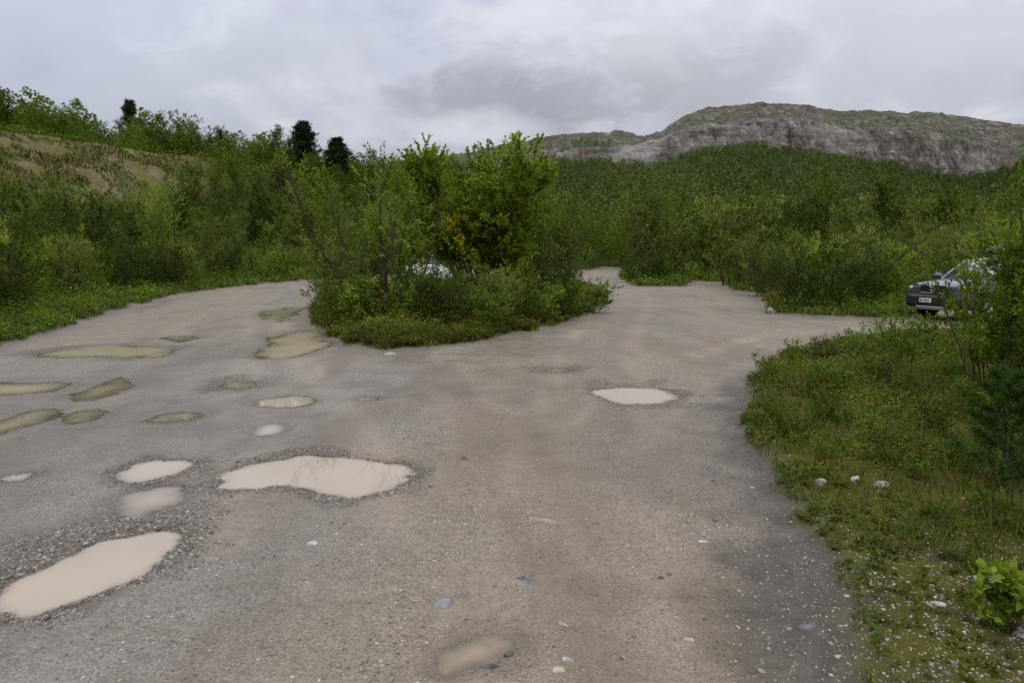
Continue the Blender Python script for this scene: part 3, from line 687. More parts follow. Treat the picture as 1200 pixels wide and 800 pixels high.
def mountain_material():
    m, nt = new_mat('mountain_rock_and_heath'); g = NT(nt)
    geo = g.n('ShaderNodeNewGeometry'); P = geo.outputs['Position']
    sx = g.n('ShaderNodeSeparateXYZ'); g.l(geo.outputs['Normal'], sx.inputs[0])
    st = g.n('ShaderNodeMapping'); st.inputs['Scale'].default_value = (1, .6, .45); g.l(P, st.inputs['Vector'])
    n1 = g.noise(P, .02, 6, .65); n2 = g.noise(st.outputs[0], .085, 9, .72, .5); n3 = g.noise(P, .35, 5, .7); n4 = g.noise(P, .007, 4, .6)
    rock = g.ramp(n2, [(.34, (.016, .013, .011)), (.43, (.066, .055, .048)), (.53, (.128, .108, .093)), (.64, (.27, .238, .208))])
    rock = g.mix(1.0, rock, g.ramp(n3, [(.25, .60), (.7, 1.25)]), 'MULTIPLY')
    rock = g.mix(g.attr('pale'), rock, g.mix(n3, (.12, .108, .096), (.33, .31, .285)))
    st2 = g.n('ShaderNodeMapping'); st2.inputs['Scale'].default_value = (.35, .35, 3.0); st2.inputs['Rotation'].default_value = (0, .12, 0); g.l(P, st2.inputs['Vector'])
    rock = g.mix(1.0, rock, g.ramp(g.noise(st2.outputs[0], .07, 6, .7), [(.36, .45), (.47, 1.0), (.7, 1.3)]), 'MULTIPLY')
    heath = g.ramp(n1, [(.30, (.030, .036, .012)), (.5, (.062, .056, .024)), (.7, (.105, .088, .050))])
    heath = g.mix(1.0, heath, g.ramp(n3, [(.25, .7), (.7, 1.25)]), 'MULTIPLY')
    heath = g.mix(g.mr(g.noise(P, .018, 6, .7), .45, .56), heath, g.mix(n3, (.030, .046, .012), (.058, .075, .022)))
    steep = g.math('ADD', sx.outputs['Z'], g.math('MULTIPLY', g.math('SUBTRACT', n2, .5), .55))
    steep = g.math('SUBTRACT', steep, g.math('MULTIPLY', g.attr('cliff'), .22))
    f = g.mr(steep, .82, .93, 1, 0)
    f = g.math('MAXIMUM', f, g.mr(n2, .47, .60, 0, .75)); f = g.math('MULTIPLY', f, g.mr(n4, .25, .5, .4, 1.0)); f = g.math('MAXIMUM', f, g.math('MULTIPLY', g.attr('cliff'), g.mr(n1, .42, .56, .0, 1.0)))
    c = g.mix(f, heath, rock)
    c = g.mix(g.attr('wood'), c, g.mix(n3, (.020, .036, .010), (.040, .062, .016)))
    nn = g.bump(g.math('ADD', n2, g.math('MULTIPLY', n3, .5)), .9, 3.0)
    g.out(g.pbsdf(c, .9, .2, nn)); return m
def build_mountain():
    M['mountain'] = mountain_material()
    u = np.concatenate([np.linspace(-1.0, -.12, 90)[:-1], np.linspace(-.12, .80, 620), np.linspace(.80, 1.9, 90)[1:]])
    y = np.concatenate([np.linspace(140, 850, 110)[:-1], np.linspace(850, 1010, 110)[:-1], np.linspace(1010, 1250, 60)[:-1], np.linspace(1250, 2200, 40)])
    U, Y = np.meshgrid(u, y); U, Y = U.ravel(), Y.ravel()
    H, cl = mountain_height(U, Y)
    px = 600 + 800 * U; X = U * Y
    cl = cl * np.clip((np.interp(px, CTX, CB) - np.interp(px, CTX, CT) - 3) / 9, 0, 1)
    wn = fbm(X * .008, Y * .008, 4, 92)
    wood = 1 - sst(860, 892, Y + (wn - .5) * 60)
    wood = np.maximum(wood, (sst(.54, .62, wn) * (1 - sst(960, 1060, Y)) * (1 - cl)) * ((px < 740) | (px > 1130)))
    scree = (1 - sst(10, 40, np.abs(px - 735 - (Y - 900) * .4))) * sst(868, 885, Y) * (1 - sst(945, 975, Y))
    wood = wood * (1 - scree); pale = np.maximum(scree, cl * .35 * sst(.5, .62, fbm(X * .02, H * .03, 3, 98)))
    idx = np.arange(len(u) * len(y)).reshape(len(y), len(u))
    F = np.stack([idx[:-1, :-1], idx[:-1, 1:], idx[1:, 1:], idx[1:, :-1]], -1).reshape(-1, 4)
    me = mesh_np('mountain', np.stack([X, Y, H], 1), F, M['mountain'], True, cliff=np.maximum(cl, scree), wood=wood, pale=pale)
    tag(link('mountain', me), kind='structure')
build_mountain()

# ------------------------------------------------------------------ woods that read as one mass
def crown_cards(seed, n, conic=.3):
    rng = np.random.default_rng(seed)
    t = rng.beta(1.5, 1.35, n); prof_ = np.interp(t, [0, .15, .4, .7, .9, 1], [.30, .75, 1, .75, .38, .05])
    a = rng.uniform(0, 2 * pi, n); r = prof_ * (rng.random(n) ** .45) * (.75 + .5 * vn(np.cos(a) * 2 + seed, t * 5 + np.sin(a) * 2, seed))
    c = np.stack([np.cos(a) * r, np.sin(a) * r, .06 + .94 * t], 1)
    return c
def wood(name, X, Y, Z, hts, wid, nc, card, mat, seed, kindname='stuff'):
    rng = np.random.default_rng(seed); K = 10; protos = np.stack([crown_cards(seed + k, nc) for k in range(K)])
    n = len(X); pid = rng.integers(0, K, n); a = rng.uniform(0, 2 * pi, n); ca, sa = np.cos(a)[:, None], np.sin(a)[:, None]
    C = protos[pid]; h = hts[:, None]; w = (wid * hts)[:, None]
    cx = (C[:, :, 0] * ca - C[:, :, 1] * sa) * w + X[:, None]; cy = (C[:, :, 0] * sa + C[:, :, 1] * ca) * w + Y[:, None]; cz = C[:, :, 2] * h + Z[:, None]
    pos = np.stack([cx, cy, cz], -1).reshape(-1, 3); m = len(pos)
    ax = rng.normal(0, 1, (m, 3)) + np.array([0, 0, .6]); L = card * rng.uniform(.6, 1.3, m) * np.repeat(hts / hts.mean(), nc)
    V, F = leaves_mesh(pos - nrm(ax) * L[:, None] * .5, ax, L, .75, rng, .3, nrm(rng.normal(0, .42, (m, 3)) + nrm((C - np.array([0, 0, .45])) * np.array([1, 1, 1.4])).reshape(-1, 3) * .9 + np.array([0, 0, .35])))
    tt = np.repeat(np.clip(rng.normal(.45, .20, n) + (fbm(X * 4 / np.maximum(Y, 40), Y * 8 / np.maximum(Y, 40) ** 1.3, 3, seed) - .5) * 1.2, 0, 1), nc) * .7 + rng.random(m) * .3
    me = mesh_np(name, V, F, mat, False, tint=np.repeat(tt, 4))
    tag(link(name, me), kind='stuff')
def build_woods():
    rng = np.random.default_rng(31)
    # mountain side
    N = 17000; u = rng.uniform(-.16, .82, N); Y = 270 * (1000 / 270) ** (rng.random(N) ** .8)
    H, cl = mountain_height(u, Y); px = 600 + 800 * u; X = u * Y
    wn = fbm(X * .008, Y * .008, 4, 92); lim = 846 - (wn - .5) * 60
    k = (Y < lim) | ((rng.random(N) < sst(.54, .6, wn)) & ((px < 740) | (px > 1130)) & (cl < .4)) | ((rng.random(N) < .10) & (Y > 945) & (Y < 1000))
    k &= ~((np.abs(px - 735 - (Y - 900) * .4) < 26) & (Y > 868))
    X, Y, H = X[k], Y[k], H[k]; hts = (4.5 + 7.0 * rng.random(len(X)) ** 1.4) * np.where(Y > 860, .7, 1)
    wood('mountain_forest', X, Y, H - .4, hts, rng.uniform(.28, .48, len(X)), 46, 1.25, M['far'], 41)
    # valley floor behind the lot
    N = 1700; u = rng.uniform(-.12, .95, N); Y = 74 * (290 / 74) ** rng.random(N); X = u * Y
    Zg = gz(X, Y); Hm, _ = mountain_height(u, np.maximum(Y, 140)); Z = np.maximum(Zg, np.where(Y > 140, Hm, -9))
    hts = rng.uniform(4.5, 9.5, N)
    wd = rng.uniform(.26, .46, N); q = Y < 120
    wood('forest', X[q], Y[q], Z[q] - .2, hts[q], wd[q], 460, .25, M['dark'], 42)
    wood('distant_forest', X[~q], Y[~q], Z[~q] - .2, hts[~q], wd[~q], 190, .44, M['dark'], 44)
    # left hill, beyond the trees built one by one
    N = 3400; u = rng.uniform(-1.0, -.06, N); Y = 62 * (210 / 62) ** rng.random(N); X = u * Y
    f = fields(X, Y); k = (f['dl'] > 30) & (f['bare'] < .2) & (X < -6); X, Y = X[k], Y[k]; hts = 2.2 + 4.2 * rng.random(len(X)) ** 1.7
    Z = f['h'][k] - .2; pq = 600 + 800 * X / Y; yt = 305 - (Z + hts - CAM_H) / Y * 800; ok_ = ~(((np.abs(pq - 361) < 24) & (yt < 180) & (Y < 93)) | ((np.abs(pq - 399) < 20) & (yt < 192) & (Y < 93)) | ((np.abs(pq - 168) < 8) & (yt < 126) & (Y < 93))); X, Y, Z, hts = X[ok_], Y[ok_], Z[ok_], hts[ok_]; wd = rng.uniform(.26, .44, len(X)); q = Y < 105; hts = np.where(q, hts * .8, hts) * np.interp(600 + 800 * X / Y, [0, 150, 300, 520], [1.1, .95, 1.1, 1.3])
    wood('hillside_forest', X[q], Y[q], Z[q], hts[q], wd[q], 420, .165, M['birch'], 43)
    wood('hilltop_forest', X[~q], Y[~q], Z[~q], hts[~q], wd[~q], 200, .22, M['birch'], 45)
build_woods()

# ------------------------------------------------------------------ ground cover nobody could count
def build_cover():
    rng = np.random.default_rng(51)
    # herbs and dwarf shrubs, leaf by leaf; plant size grows with distance only as the plants themselves do
    def herbs(name, N, D0, D1, u0, u1, sel, hgt, leaf, nl, mat, seed, tintshift=0.0, clump=.5):
        rng = np.random.default_rng(seed)
        Y = D0 * (D1 / D0) ** rng.random(N); X = rng.uniform(u0, u1, N) * (Y + .4)
        f = fields(X, Y); cl = fbm(X * 1.3, Y * 1.3, 3, seed); k = sel(X, Y, f) & (rng.random(N) < sst(clump - .2, clump + .15, cl))
        X, Y, h = X[k], Y[k], f['h'][k]; n = len(X)
        H = hgt(X, Y, rng.uniform(.35, 1.0, n) ** 1.3 * 1.5 * (.6 + .8 * cl[k])); L = leaf(X, Y)
        t = rng.random((n, nl)); a = rng.uniform(0, 2 * pi, (n, nl))
        rr = H[:, None] * (.18 + .45 * t) * rng.uniform(.3, 1.0, (n, nl))
        pos = np.stack([X[:, None] + np.cos(a) * rr, Y[:, None] + np.sin(a) * rr, h[:, None] + H[:, None] * t * .9], -1).reshape(-1, 3)
        ax = np.stack([np.cos(a), np.sin(a), rng.uniform(-.2, 1.0, (n, nl))], -1).reshape(-1, 3) + rng.normal(0, .25, (n * nl, 3))
        LL = np.repeat(L, nl) * rng.uniform(.55, 1.25, n * nl)
        V, F = leaves_mesh(pos, ax, LL, .5, rng)
        sp = fbm(X * .9 + 40, Y * .9, 3, seed + 5)
        tt = np.clip(np.repeat((sp - .5) * 1.3 + .45 + tintshift + rng.normal(0, .12, n), nl) + rng.normal(0, .12, n * nl), 0, 1)
        tag(link(name, mesh_np(name, V, F, M[mat], False, tint=np.repeat(tt, 4))), kind='stuff'); print(name, n * nl)
    dens_near = lambda X, Y, f: (sdf(X, Y, PAT) < .1) & (f['veg'] > .45) & (rng.random(len(X)) < np.clip(.12 + .80 * sst(3.4, 5.6, Y), 0, 1))
    herbs('undergrowth', 36000, 2.3, 14, .1, 1.0, dens_near, lambda X, Y, r: r * np.interp(Y, [2.5, 4.5, 7, 14], [.06, .11, .19, .24]) * np.clip(-sdf(X, Y, PAT) / 1.2, .35, 1.0), lambda X, Y: np.interp(Y, [2.5, 5, 14], [.022, .032, .055]), 13, 'herb', 52, .0, .45)
    isl = lambda X, Y, f: (sdf(X, Y, ISL) < .05) & (f['veg'] > .4)
    herbs('island_undergrowth', 30000, 11.5, 34, -.32, .16, isl, lambda X, Y, r: r * np.interp(sdf(X, Y, ISL), [-2.5, -1.2, -.2], [.50, .32, .13]), lambda X, Y: .03 + .0028 * Y, 12, 'herb', 53, .04, .46)
    herbs('fringe_undergrowth', 16000, 11.5, 34, -.32, .16, lambda X, Y, f: (sdf(X, Y, ISL) < .1) & (sdf(X, Y, ISL) > -1.1) & (f['veg'] > .4), lambda X, Y, r: r * .20, lambda X, Y: .03 + .0020 * Y, 12, 'fringe', 57, .10, .40)
    left = lambda X, Y, f: (f['dl'] > -.1) & (f['dl'] < 3.2) & (f['veg'] > .4)
    herbs('verge_undergrowth', 60000, 9, 75, -.95, .75, left, lambda X, Y, r: r * np.interp(f_d(X, Y), [0, 1, 3], [.14, .32, .6]), lambda X, Y: .035 + .0030 * Y, 10, 'willow', 54, .0, .34)
    slope = lambda X, Y, f: (f['dl'] > 2.4) & (f['dl'] < 34) & (rng.random(len(X)) > f['bare'] * .95)
    herbs('hillside_undergrowth', 44000, 11, 110, -1.0, -.12, slope, lambda X, Y, r: r * .6, lambda X, Y: .05 + .0030 * Y, 10, 'birch', 55, -.06, .34)
    right = lambda X, Y, f: (f['dl'] > 2.4) & (f['dl'] < 26)
    herbs('thicket_undergrowth', 22000, 20, 80, .02, .95, right, lambda X, Y, r: r * .7, lambda X, Y: .05 + .0030 * Y, 10, 'birch', 56, -.1, .40)
    # grass
    def grass(name, N, D0, D1, u0, u1, sel, hgt, seed):
        rng = np.random.default_rng(seed)
        Y = D0 * (D1 / D0) ** rng.random(N); X = rng.uniform(u0, u1, N) * (Y + .4)
        f = fields(X, Y); k = sel(X, Y, f); X, Y, h = X[k], Y[k], f['h'][k]; n = len(X)
        a = rng.uniform(0, 2 * pi, n); L = hgt * rng.uniform(.5, 1.2, n); w = np.maximum(.003, .00065 * Y)
        tilt = rng.uniform(.15, .8, n); d = np.stack([np.cos(a) * tilt, np.sin(a) * tilt, np.ones(n)], 1); d = nrm(d)
        s = np.stack([-np.sin(a), np.cos(a), np.zeros(n)], 1)
        p = np.stack([X, Y, h], 1); mid = p + d * (L * .6)[:, None]; d2 = nrm(d + np.stack([np.cos(a), np.sin(a), -.2 + 0 * a], 1) * .7); tip = mid + d2 * (L * .5)[:, None]
        V = np.stack([p - s * w[:, None], p + s * w[:, None], mid + s * w[:, None] * .8, mid - s * w[:, None] * .8, tip], 1)
        b = np.arange(n)[:, None] * 5
        F = np.concatenate([b + [0, 1, 2], b + [0, 2, 3], b + [3, 2, 4]])
        t = np.clip((fbm(X, Y, 3, seed) - .5) * 1.4 + .5 + rng.normal(0, .18, n), 0, 1)
        tag(link(name, mesh_np(name, V.reshape(-1, 3), F, M['grass'], False, tint=np.repeat(t, 5))), kind='stuff'); print(name, n)
    clumpy = lambda X, Y, s, c: fbm(X * 1.7, Y * 1.7, 3, s) > c
    grass('grass', 60000, 2.4, 14, .1, 1.0, lambda X, Y, f: (sdf(X, Y, PAT) < .15) & (f['veg'] > .35) & clumpy(X, Y, 61, .55) & (rng.random(len(X)) < .7 * sst(3.2, 5.2, Y)), .09, 61)
    grass('weed_stalks', 5200, 3.4, 13, .12, 1.0, lambda X, Y, f: (sdf(X, Y, PAT) < -.25) & (f['veg'] > .5) & clumpy(X, Y, 66, .50), .30, 66)
    grass('island_grass', 60000, 11.5, 34, -.32, .16, lambda X, Y, f: (sdf(X, Y, ISL) < .25) & (sdf(X, Y, ISL) > -2.2) & (f['veg'] > .3) & clumpy(X, Y, 62, .58), .13, 62)
    grass('verge_grass', 140000, 9, 75, -.95, .75, lambda X, Y, f: (f['dl'] > -.3) & (f['dl'] < 2.2) & (f['veg'] > .3) & clumpy(X, Y, 63, .36), .24, 63)
    grass('slope_grass', 90000, 35, 85, -.95, -.28, lambda X, Y, f: (f['bare'] > .2) & clumpy(X * .3, Y * .3, 64, .47), .30, 64)
def f_d(X, Y): return sdf(X, Y, LOT)
build_cover()
# ------------------------------------------------------------------ single plants
def put(key, px, D, h, label, cat='shrub', group=None, **kw):
    X = (px - 600) / 800 * D * .995
    return KINDS[key].put(X, D, h, label, cat, group, **kw)
PLACED = []
def zone(n, keys, u0, u1, Y0, Y1, ok, hr, labels, cat, group, mind, seed, pw=1.0):
    rng = np.random.default_rng(seed)
    N = n * 60; Y = Y0 * (Y1 / Y0) ** (rng.random(N) ** pw); X = rng.uniform(u0, u1, N) * Y
    f = fields(X, Y); pxq = 600 + 800 * X / Y; good = np.where(ok(X, Y, f))[0]; c = 0
    pts = []
    for i in good:
        if all((X[i] - a) ** 2 + (Y[i] - b) ** 2 > (mind * (.6 + Y[i] / 60)) ** 2 for a, b in pts):
            pts.append((X[i], Y[i])); q = int(rng.integers(0, len(keys)))
            h = rng.uniform(*hr) if not callable(hr) else hr(X[i], Y[i]) * rng.uniform(.7, 1.2)
            pxi, yt = 600 + 800 * X[i] / Y[i], 305 - (f['h'][i] + h * 1.12 - CAM_H) / Y[i] * 800
            if (abs(pxi - 361) < 28 and yt < 178) or (abs(pxi - 399) < 24 and yt < 190) or (abs(pxi - 168) < 10 and yt < 124): pts.pop(); continue
            KINDS[keys[q]].put(X[i], Y[i], h, labels[q], cat, group + ' - ' + keys_word[keys[q]], z=float(f['h'][i]) - .05); c += 1
            if c >= n: break
    print(group, c)
keys_word = dict(willow='willow', darkshrub='dark', brightshrub='bright', sallow='sallow', birch='birch', fartree='green', fardark='dark', farsallow='bushy', herbshrub='low', greenshrub='green')

# --- bush island
X, Y = (462 - 600) / 800 * 18.6, 18.6
e = make_proto('sallow_tree', 303, 'bright', stems=8, lean=1.15, base=.45, up=.12, nb=16, bl=.30, b0=.28, bup=.7, tw=5, tl=.13, lv=13, leaf=.095, wr=.5, rad=.07, h=4.15, bare_base=.34, tshift=.22, stemwig=.10)
e.location = (X, Y, float(gz(X, Y)[0])); tag(e, 'sprawling small tree with dark bare crooked stems, front left of the bush island', 'tree')
X, Y = (566 - 600) / 800 * 21.5, 21.5
e = make_proto('sallow_tree', 311, 'bright', stems=14, lean=.42, base=.5, up=.06, nb=32, bl=.22, b0=.24, bup=.8, tw=6, tl=.10, lv=26, leaf=.10, wr=.5, rad=.05, h=4.65, bare_base=.26, tshift=.25, taper=.3)
e.location = (X, Y, float(gz(X, Y)[0])); e.scale = (1.12, 1.12, 1); tag(e, 'tallest full green tree at the centre of the bush island', 'tree')
e = make_proto('yellow_sapling', 315, 'yellow', stems=1, lean=.3, base=.1, nb=14, bl=.17, b0=.6, bup=.8, tw=3, tl=.09, lv=8, leaf=.06, wr=.5, rad=.014, h=2.7)
X, Y = (541 - 600) / 800 * 18.0, 18.0
e.location = (X, Y, float(gz(X, Y)[0])); tag(e, 'slim sapling with yellowed autumn leaves before the tallest island tree', 'tree')
put('sallow', 612, 22.6, 4.0, 'bushy tree leaning off the right side of the tallest island tree', 'tree', wide=.7, idx=0)
put('sallow', 424, 23, 3.0, 'pale green bushy tree behind the dark-stemmed island tree', 'tree', wide=.8, idx=1)
put('willow', 385, 21.5, 2.3, 'willow shrub at the far left tip of the bush island', wide=1.0, idx=0)
put('darkshrub', 640, 25, 2.5, 'dark rounded shrub right of the tallest island tree', wide=1.0, idx=0)
put('willow', 664, 24, 2.2, 'grey-green willow shrub near the right tip of the island', wide=.9, idx=1)
put('brightshrub', 604, 20.5, 1.9, 'light green shrub in front of the tallest island tree trunk', wide=.8, idx=0)
put('greenshrub', 690, 21.5, 1.05, 'outermost knee-high shrub on the right tip of the island', idx=0, wide=1.6)
for i, (px, D, h, k) in enumerate([(392, 17.2, 1.1, 'greenshrub'), (412, 16.2, 1.2, 'darkshrub'), (436, 15.6, 1.15, 'greenshrub'), (455, 15.9, 1.2, 'darkshrub'), (478, 15.2, 1.1, 'greenshrub'), (500, 15.5, 1.35, 'darkshrub'), (522, 15.2, 1.1, 'willow'), (545, 15.8, 1.3, 'darkshrub'), (566, 15.6, 1.0, 'greenshrub'), (588, 16.5, 1.2, 'willow'), (612, 17.2, 1.1, 'darkshrub'), (634, 17.6, .95, 'greenshrub'), (656, 18.6, 1.0, 'darkshrub'), (676, 19.6, 1.0, 'greenshrub'), (490, 17.5, 1.5, 'willow'), (535, 17.5, 1.35, 'darkshrub'), (570, 18, 1.4, 'willow'), (620, 20, 1.4, 'darkshrub'), (650, 21.5, 1.3, 'darkshrub'), (408, 18.4, 1.6, 'willow'), (432, 19, 1.7, 'darkshrub')]):
    lab = {'greenshrub': 'low leafy shrub in the front fringe of the bush island', 'darkshrub': 'dark waist-high shrub in the tangle under the island trees', 'willow': 'waist-high upright willow shrub under the island trees'}[k]
    put(k, px, D, h, lab, 'shrub', 'undergrowth shrubs of the bush island - ' + keys_word[k], wide=1.15)

# --- right patch
rp = [(900,448,.45,0),(934,432,.5,1),(966,428,.55,0),(985,470,.45,1),(1000,424,.75,1),(1037,418,.75,1),(1063,436,1.0,1),(1092,415,.85,1),(1112,452,.75,1),(1050,485,.5,0),(930,522,.34,0),(962,502,.4,0),(1010,524,.35,1),(1082,512,.5,0),(906,500,.3,0),(1122,560,.32,1),(1096,622,.22,0),(1150,622,.28,1),(1062,642,.14,1),(1182,640,.30,0),(1018,455,.6,0),(1136,500,.6,1),(950,465,.5,1),(1040,560,.26,0),(1150,440,.9,1),(975,550,.26,1),(1180,540,.6,0),(1075,575,.25,1),(1130,410,.9,1),(1175,420,1.0,1)]
for px, py, h, k in rp:
    X, Y = gp(px, py)
    if px in (1063,): lab, gr = 'tallest slim-stemmed shrub in the middle of the right-hand verge', None
    elif px == 1037: lab, gr = 'reddish-tipped thin shrub sticking up at the top corner of the right-hand verge', None
    elif k: lab, gr = 'small willow shrub growing in the herbs of the right-hand verge', 'small willow shrubs of the right-hand verge'
    else: lab, gr = 'low spreading shrub among the herbs of the right-hand verge', 'low spreading shrubs of the right-hand verge'
    KINDS['greenshrub' if k else 'herbshrub'].put(X, Y, h * .75, lab, 'shrub', gr, wide=1.05)
def single(name, seed, X, Y, label, cat, leafm, **kw):
    e = make_proto(name, seed, leafm, **kw); e.location = (X, Y, float(gz(X, Y)[0]) - .02); tag(e, label, cat); return e
e = single('willow_shrub', 401, 5.70, 7.4, 'big willow shrub with dark crooked stems partly hiding the grey car', 'shrub', 'birch', h=2.1, stems=12, lean=.5, base=.35, up=.12, nb=11, bl=.19, b0=.3, bup=.8, tw=3, tl=.13, lv=9, leaf=.062, wr=.46, rad=.020)
single('willow_shrub', 402, 5.42, 7.6, 'slender upright willow shoots just left of the big willow by the car', 'shrub', 'willow', h=1.8, stems=13, lean=.22, base=.2, nb=12, bl=.16, b0=.2, bup=1.2, tw=3, tl=.12, lv=11, leaf=.06, wr=.42, rad=.010)
single('willow_shrub', 403, 5.95, 7.3, 'tallest willow at the frame edge with twigs reaching over the grey car', 'shrub', 'birch', h=2.5, stems=8, lean=.35, base=.3, up=.08, nb=11, bl=.17, b0=.2, bup=.8, tw=3, tl=.11, lv=9, leaf=.062, wr=.46, rad=.020)
single('willow_shrub', 407, 5.05, 6.9, 'leafy willow standing between the young pine and the big willow by the car', 'shrub', 'birch', h=1.72, stems=9, lean=.38, base=.3, up=.1, nb=11, bl=.2, b0=.3, bup=.8, tw=3, tl=.13, lv=9, leaf=.058, wr=.46, rad=.016)
e = single('leafy_sapling', 404, 2.12, 2.75, 'bright broad-leaved sapling in the near corner beside the white rock', 'sapling', 'willow', h=.27, stems=4, lean=.5, base=.06, up=.02, nb=6, bl=.38, b0=.3, bup=.5, tw=3, tl=.22, lv=7, leaf=.052, wr=.52, rad=.005)
e = pine(405, .95, 'youngpine', True); X, Y = gp(1176, 585); e.location = (X, Y, float(gz(X, Y)[0])); tag(e, 'young pine with soft blue-green needles in the right-hand verge', 'tree')
e = single('yellow_weed', 406, 8.35, 21.6, 'small yellow-leaved plant over the dark boulder', 'plant', 'yellow', h=.62, stems=5, lean=.6, base=.08, nb=4, bl=.3, b0=.5, tw=2, tl=.2, lv=6, leaf=.06, wr=.5, rad=.006)

# --- shrubs and trees right of the lot
ed = 'shrubs at the far edge of the lot'
put('farsallow', 762, 45, 5.1, 'spiky-topped willow tree alone on the point between two track openings', 'tree', wide=.95, idx=0)
put('darkshrub', 748, 42.3, 1.8, 'low shrub at the foot of the spiky-topped willow, left one', wide=1.3)
put('darkshrub', 775, 42.3, 1.6, 'low shrub at the foot of the spiky-topped willow, right one', wide=1.3)
put('farsallow', 800, 47, 4.0, 'bushy willow behind the point between two track openings', 'tree', idx=1)
put('farsallow', 858, 39, 4.6, 'tall bushy willow where the side track bends out of sight', 'tree', idx=2)
put('farsallow', 832, 49, 4.6, 'green bushy willow behind the small side track opening', 'tree', idx=3)
put('darkshrub', 880, 35, 3.0, 'dark shrub between the tall bushy willow and the boulder', wide=1.1)
put('willow', 898, 30, 2.5, 'upright willow shrub just behind the boulder', wide=1.1)
put('darkshrub', 938, 22.0, 1.65, 'left lobe of the big rounded thicket beside the boulder', wide=1.25, idx=1)
put('darkshrub', 975, 22.2, 2.05, 'middle and tallest shrub of the rounded thicket beside the boulder', wide=1.2, idx=2)
put('darkshrub', 1018, 22.9, 1.7, 'last shrub of the rounded thicket, nearest the grey car', wide=1.25, idx=0)
for px, D, h, k in [(920, 27, 2.6, 'willow'), (955, 27.5, 2.7, 'brightshrub'), (995, 28, 2.8, 'willow'), (1030, 26.5, 2.5, 'willow'), (1060, 26, 2.6, 'brightshrub'), (1088, 26.5, 2.9, 'willow'), (1118, 27, 3.1, 'willow'), (1150, 27.5, 3.4, 'willow'), (1182, 27, 3.5, 'brightshrub'), (1080, 23.8, 1.5, 'willow'), (1215, 28, 3.6, 'willow'), (940, 32, 3.3, 'willow'), (985, 33, 3.4, 'willow'), (1040, 33, 3.6, 'willow'), (1100, 33, 4.0, 'willow'), (1150, 34, 4.6, 'willow')]:
    put(k, px, D, h * .85, {'willow': 'upright willow shrub in the thicket behind the grey car', 'brightshrub': 'lighter green shrub in the thicket behind the grey car'}[k], 'shrub', 'thicket behind the grey car - ' + keys_word[k])
put('sallow', 1205, 36, 5.6, 'tall full willow rising above the thicket over the roof box', 'tree', idx=2)
put('fartree', 953, 60, 7.8, 'pointed birch standing above its neighbours before the mountain wood', 'tree', idx=0, wide=.8)
put('fardark', 1046, 52, 6.9, 'dark full-crowned birch above the thicket right of the pointed birch', 'tree', idx=0)
zone(46, ['fartree', 'fardark', 'farsallow', 'fardark'], .0, .85, 44, 78, lambda X, Y, f: (f['dl'] > 2.5), lambda X, Y: np.interp(Y, [40, 75], [4.2, 6.6]), ['mid-green birch in the wood between lot and mountain', 'dark birch in the wood between lot and mountain', 'bushy sallow in the wood between lot and mountain', 'dark birch in the wood between lot and mountain'], 'tree', 'wood behind the lot', 2.9, 501)
zone(22, ['farsallow', 'fardark'], -.10, .10, 66, 84, lambda X, Y, f: (f['dl'] > 1.0), (3.5, 5.5), ['bushy sallow closing the end of the lane behind the island', 'dark birch closing the end of the lane behind the island'], 'tree', 'trees at the end of the lane', 1.8, 502)

# --- left side
put('sallow', 192, 35.5, 5.0, 'tall feathery willow standing over the left verge before the bare slope', 'tree', idx=0, wide=.85)
put('darkshrub', 196, 33.4, 1.9, 'dark shrub at the foot of the tall feathery willow', wide=1.2)
zone(46, ['willow', 'darkshrub', 'brightshrub'], -1.0, -.25, 13.5, 56, lambda X, Y, f: (f['dl'] > 1.7) & (f['dl'] < 4.5), (1.2, 2.3), ['upright willow shrub crowding the left verge of the lot', 'dark rounded shrub crowding the left verge of the lot', 'bright green shrub crowding the left verge of the lot'], 'shrub', 'shrubs along the left verge', 1.0, 503)
zone(50, ['willow', 'darkshrub', 'sallow', 'birch'], -1.0, -.27, 17, 58, lambda X, Y, f: (f['dl'] > 4.2) & (f['dl'] < 15.5) & (f['bare'] < .35), (1.8, 3.8), ['upright willow on the bank below the bare slope', 'dark rounded shrub on the bank below the bare slope', 'many-stemmed sallow on the bank below the bare slope', 'young birch on the bank below the bare slope'], 'shrub', 'thicket below the bare slope', 1.9, 504)
zone(44, ['farsallow', 'fartree', 'fardark'], -.50, -.17, 52, 84, lambda X, Y, f: (f['dl'] > 1.5) & (f['bare'] < .25), (3.0, 5.0), ['bushy sallow on the slope behind the left end of the lot', 'mid-green birch on the slope behind the left end of the lot', 'dark birch on the slope behind the left end of the lot'], 'tree', 'trees behind the left end of the lot', 2.0, 505)
zone(130, ['fartree', 'fardark', 'farsallow'], -.92, -.18, 72, 140, lambda X, Y, f: (f['dl'] > 31), (2.2, 4.4), ['mid-green birch on the upper hillside above the bare slope', 'dark birch on the upper hillside above the bare slope', 'bushy sallow on the upper hillside above the bare slope'], 'tree', 'trees of the upper hillside', 1.6, 506)
for px, Y, top, seed, lab in [(361, 92, 147, 601, 'broad black-green pine on the hill crest, left of a slimmer one'), (399, 92, 166, 602, 'slimmer dark pine on the hill crest right of the broad one'), (168, 92, 124, 603, 'small lone pine on the hill crest above the bare slope')]:
    X = (px - 600) / 800 * Y; h = max(3.0, CAM_H + (305 - top) / 800 * Y - float(gz(X, Y)[0])); print('pine', h, X, Y, float(gz(X, Y)[0])); e = pine(seed, h, 'pine'); e.location = (X, Y, float(gz(X, Y)[0])); e.scale = (.75, .75, 1) if px == 168 else (1.15, 1.15, 1); tag(e, lab, 'tree')
for k in KINDS.values(): k.clean()
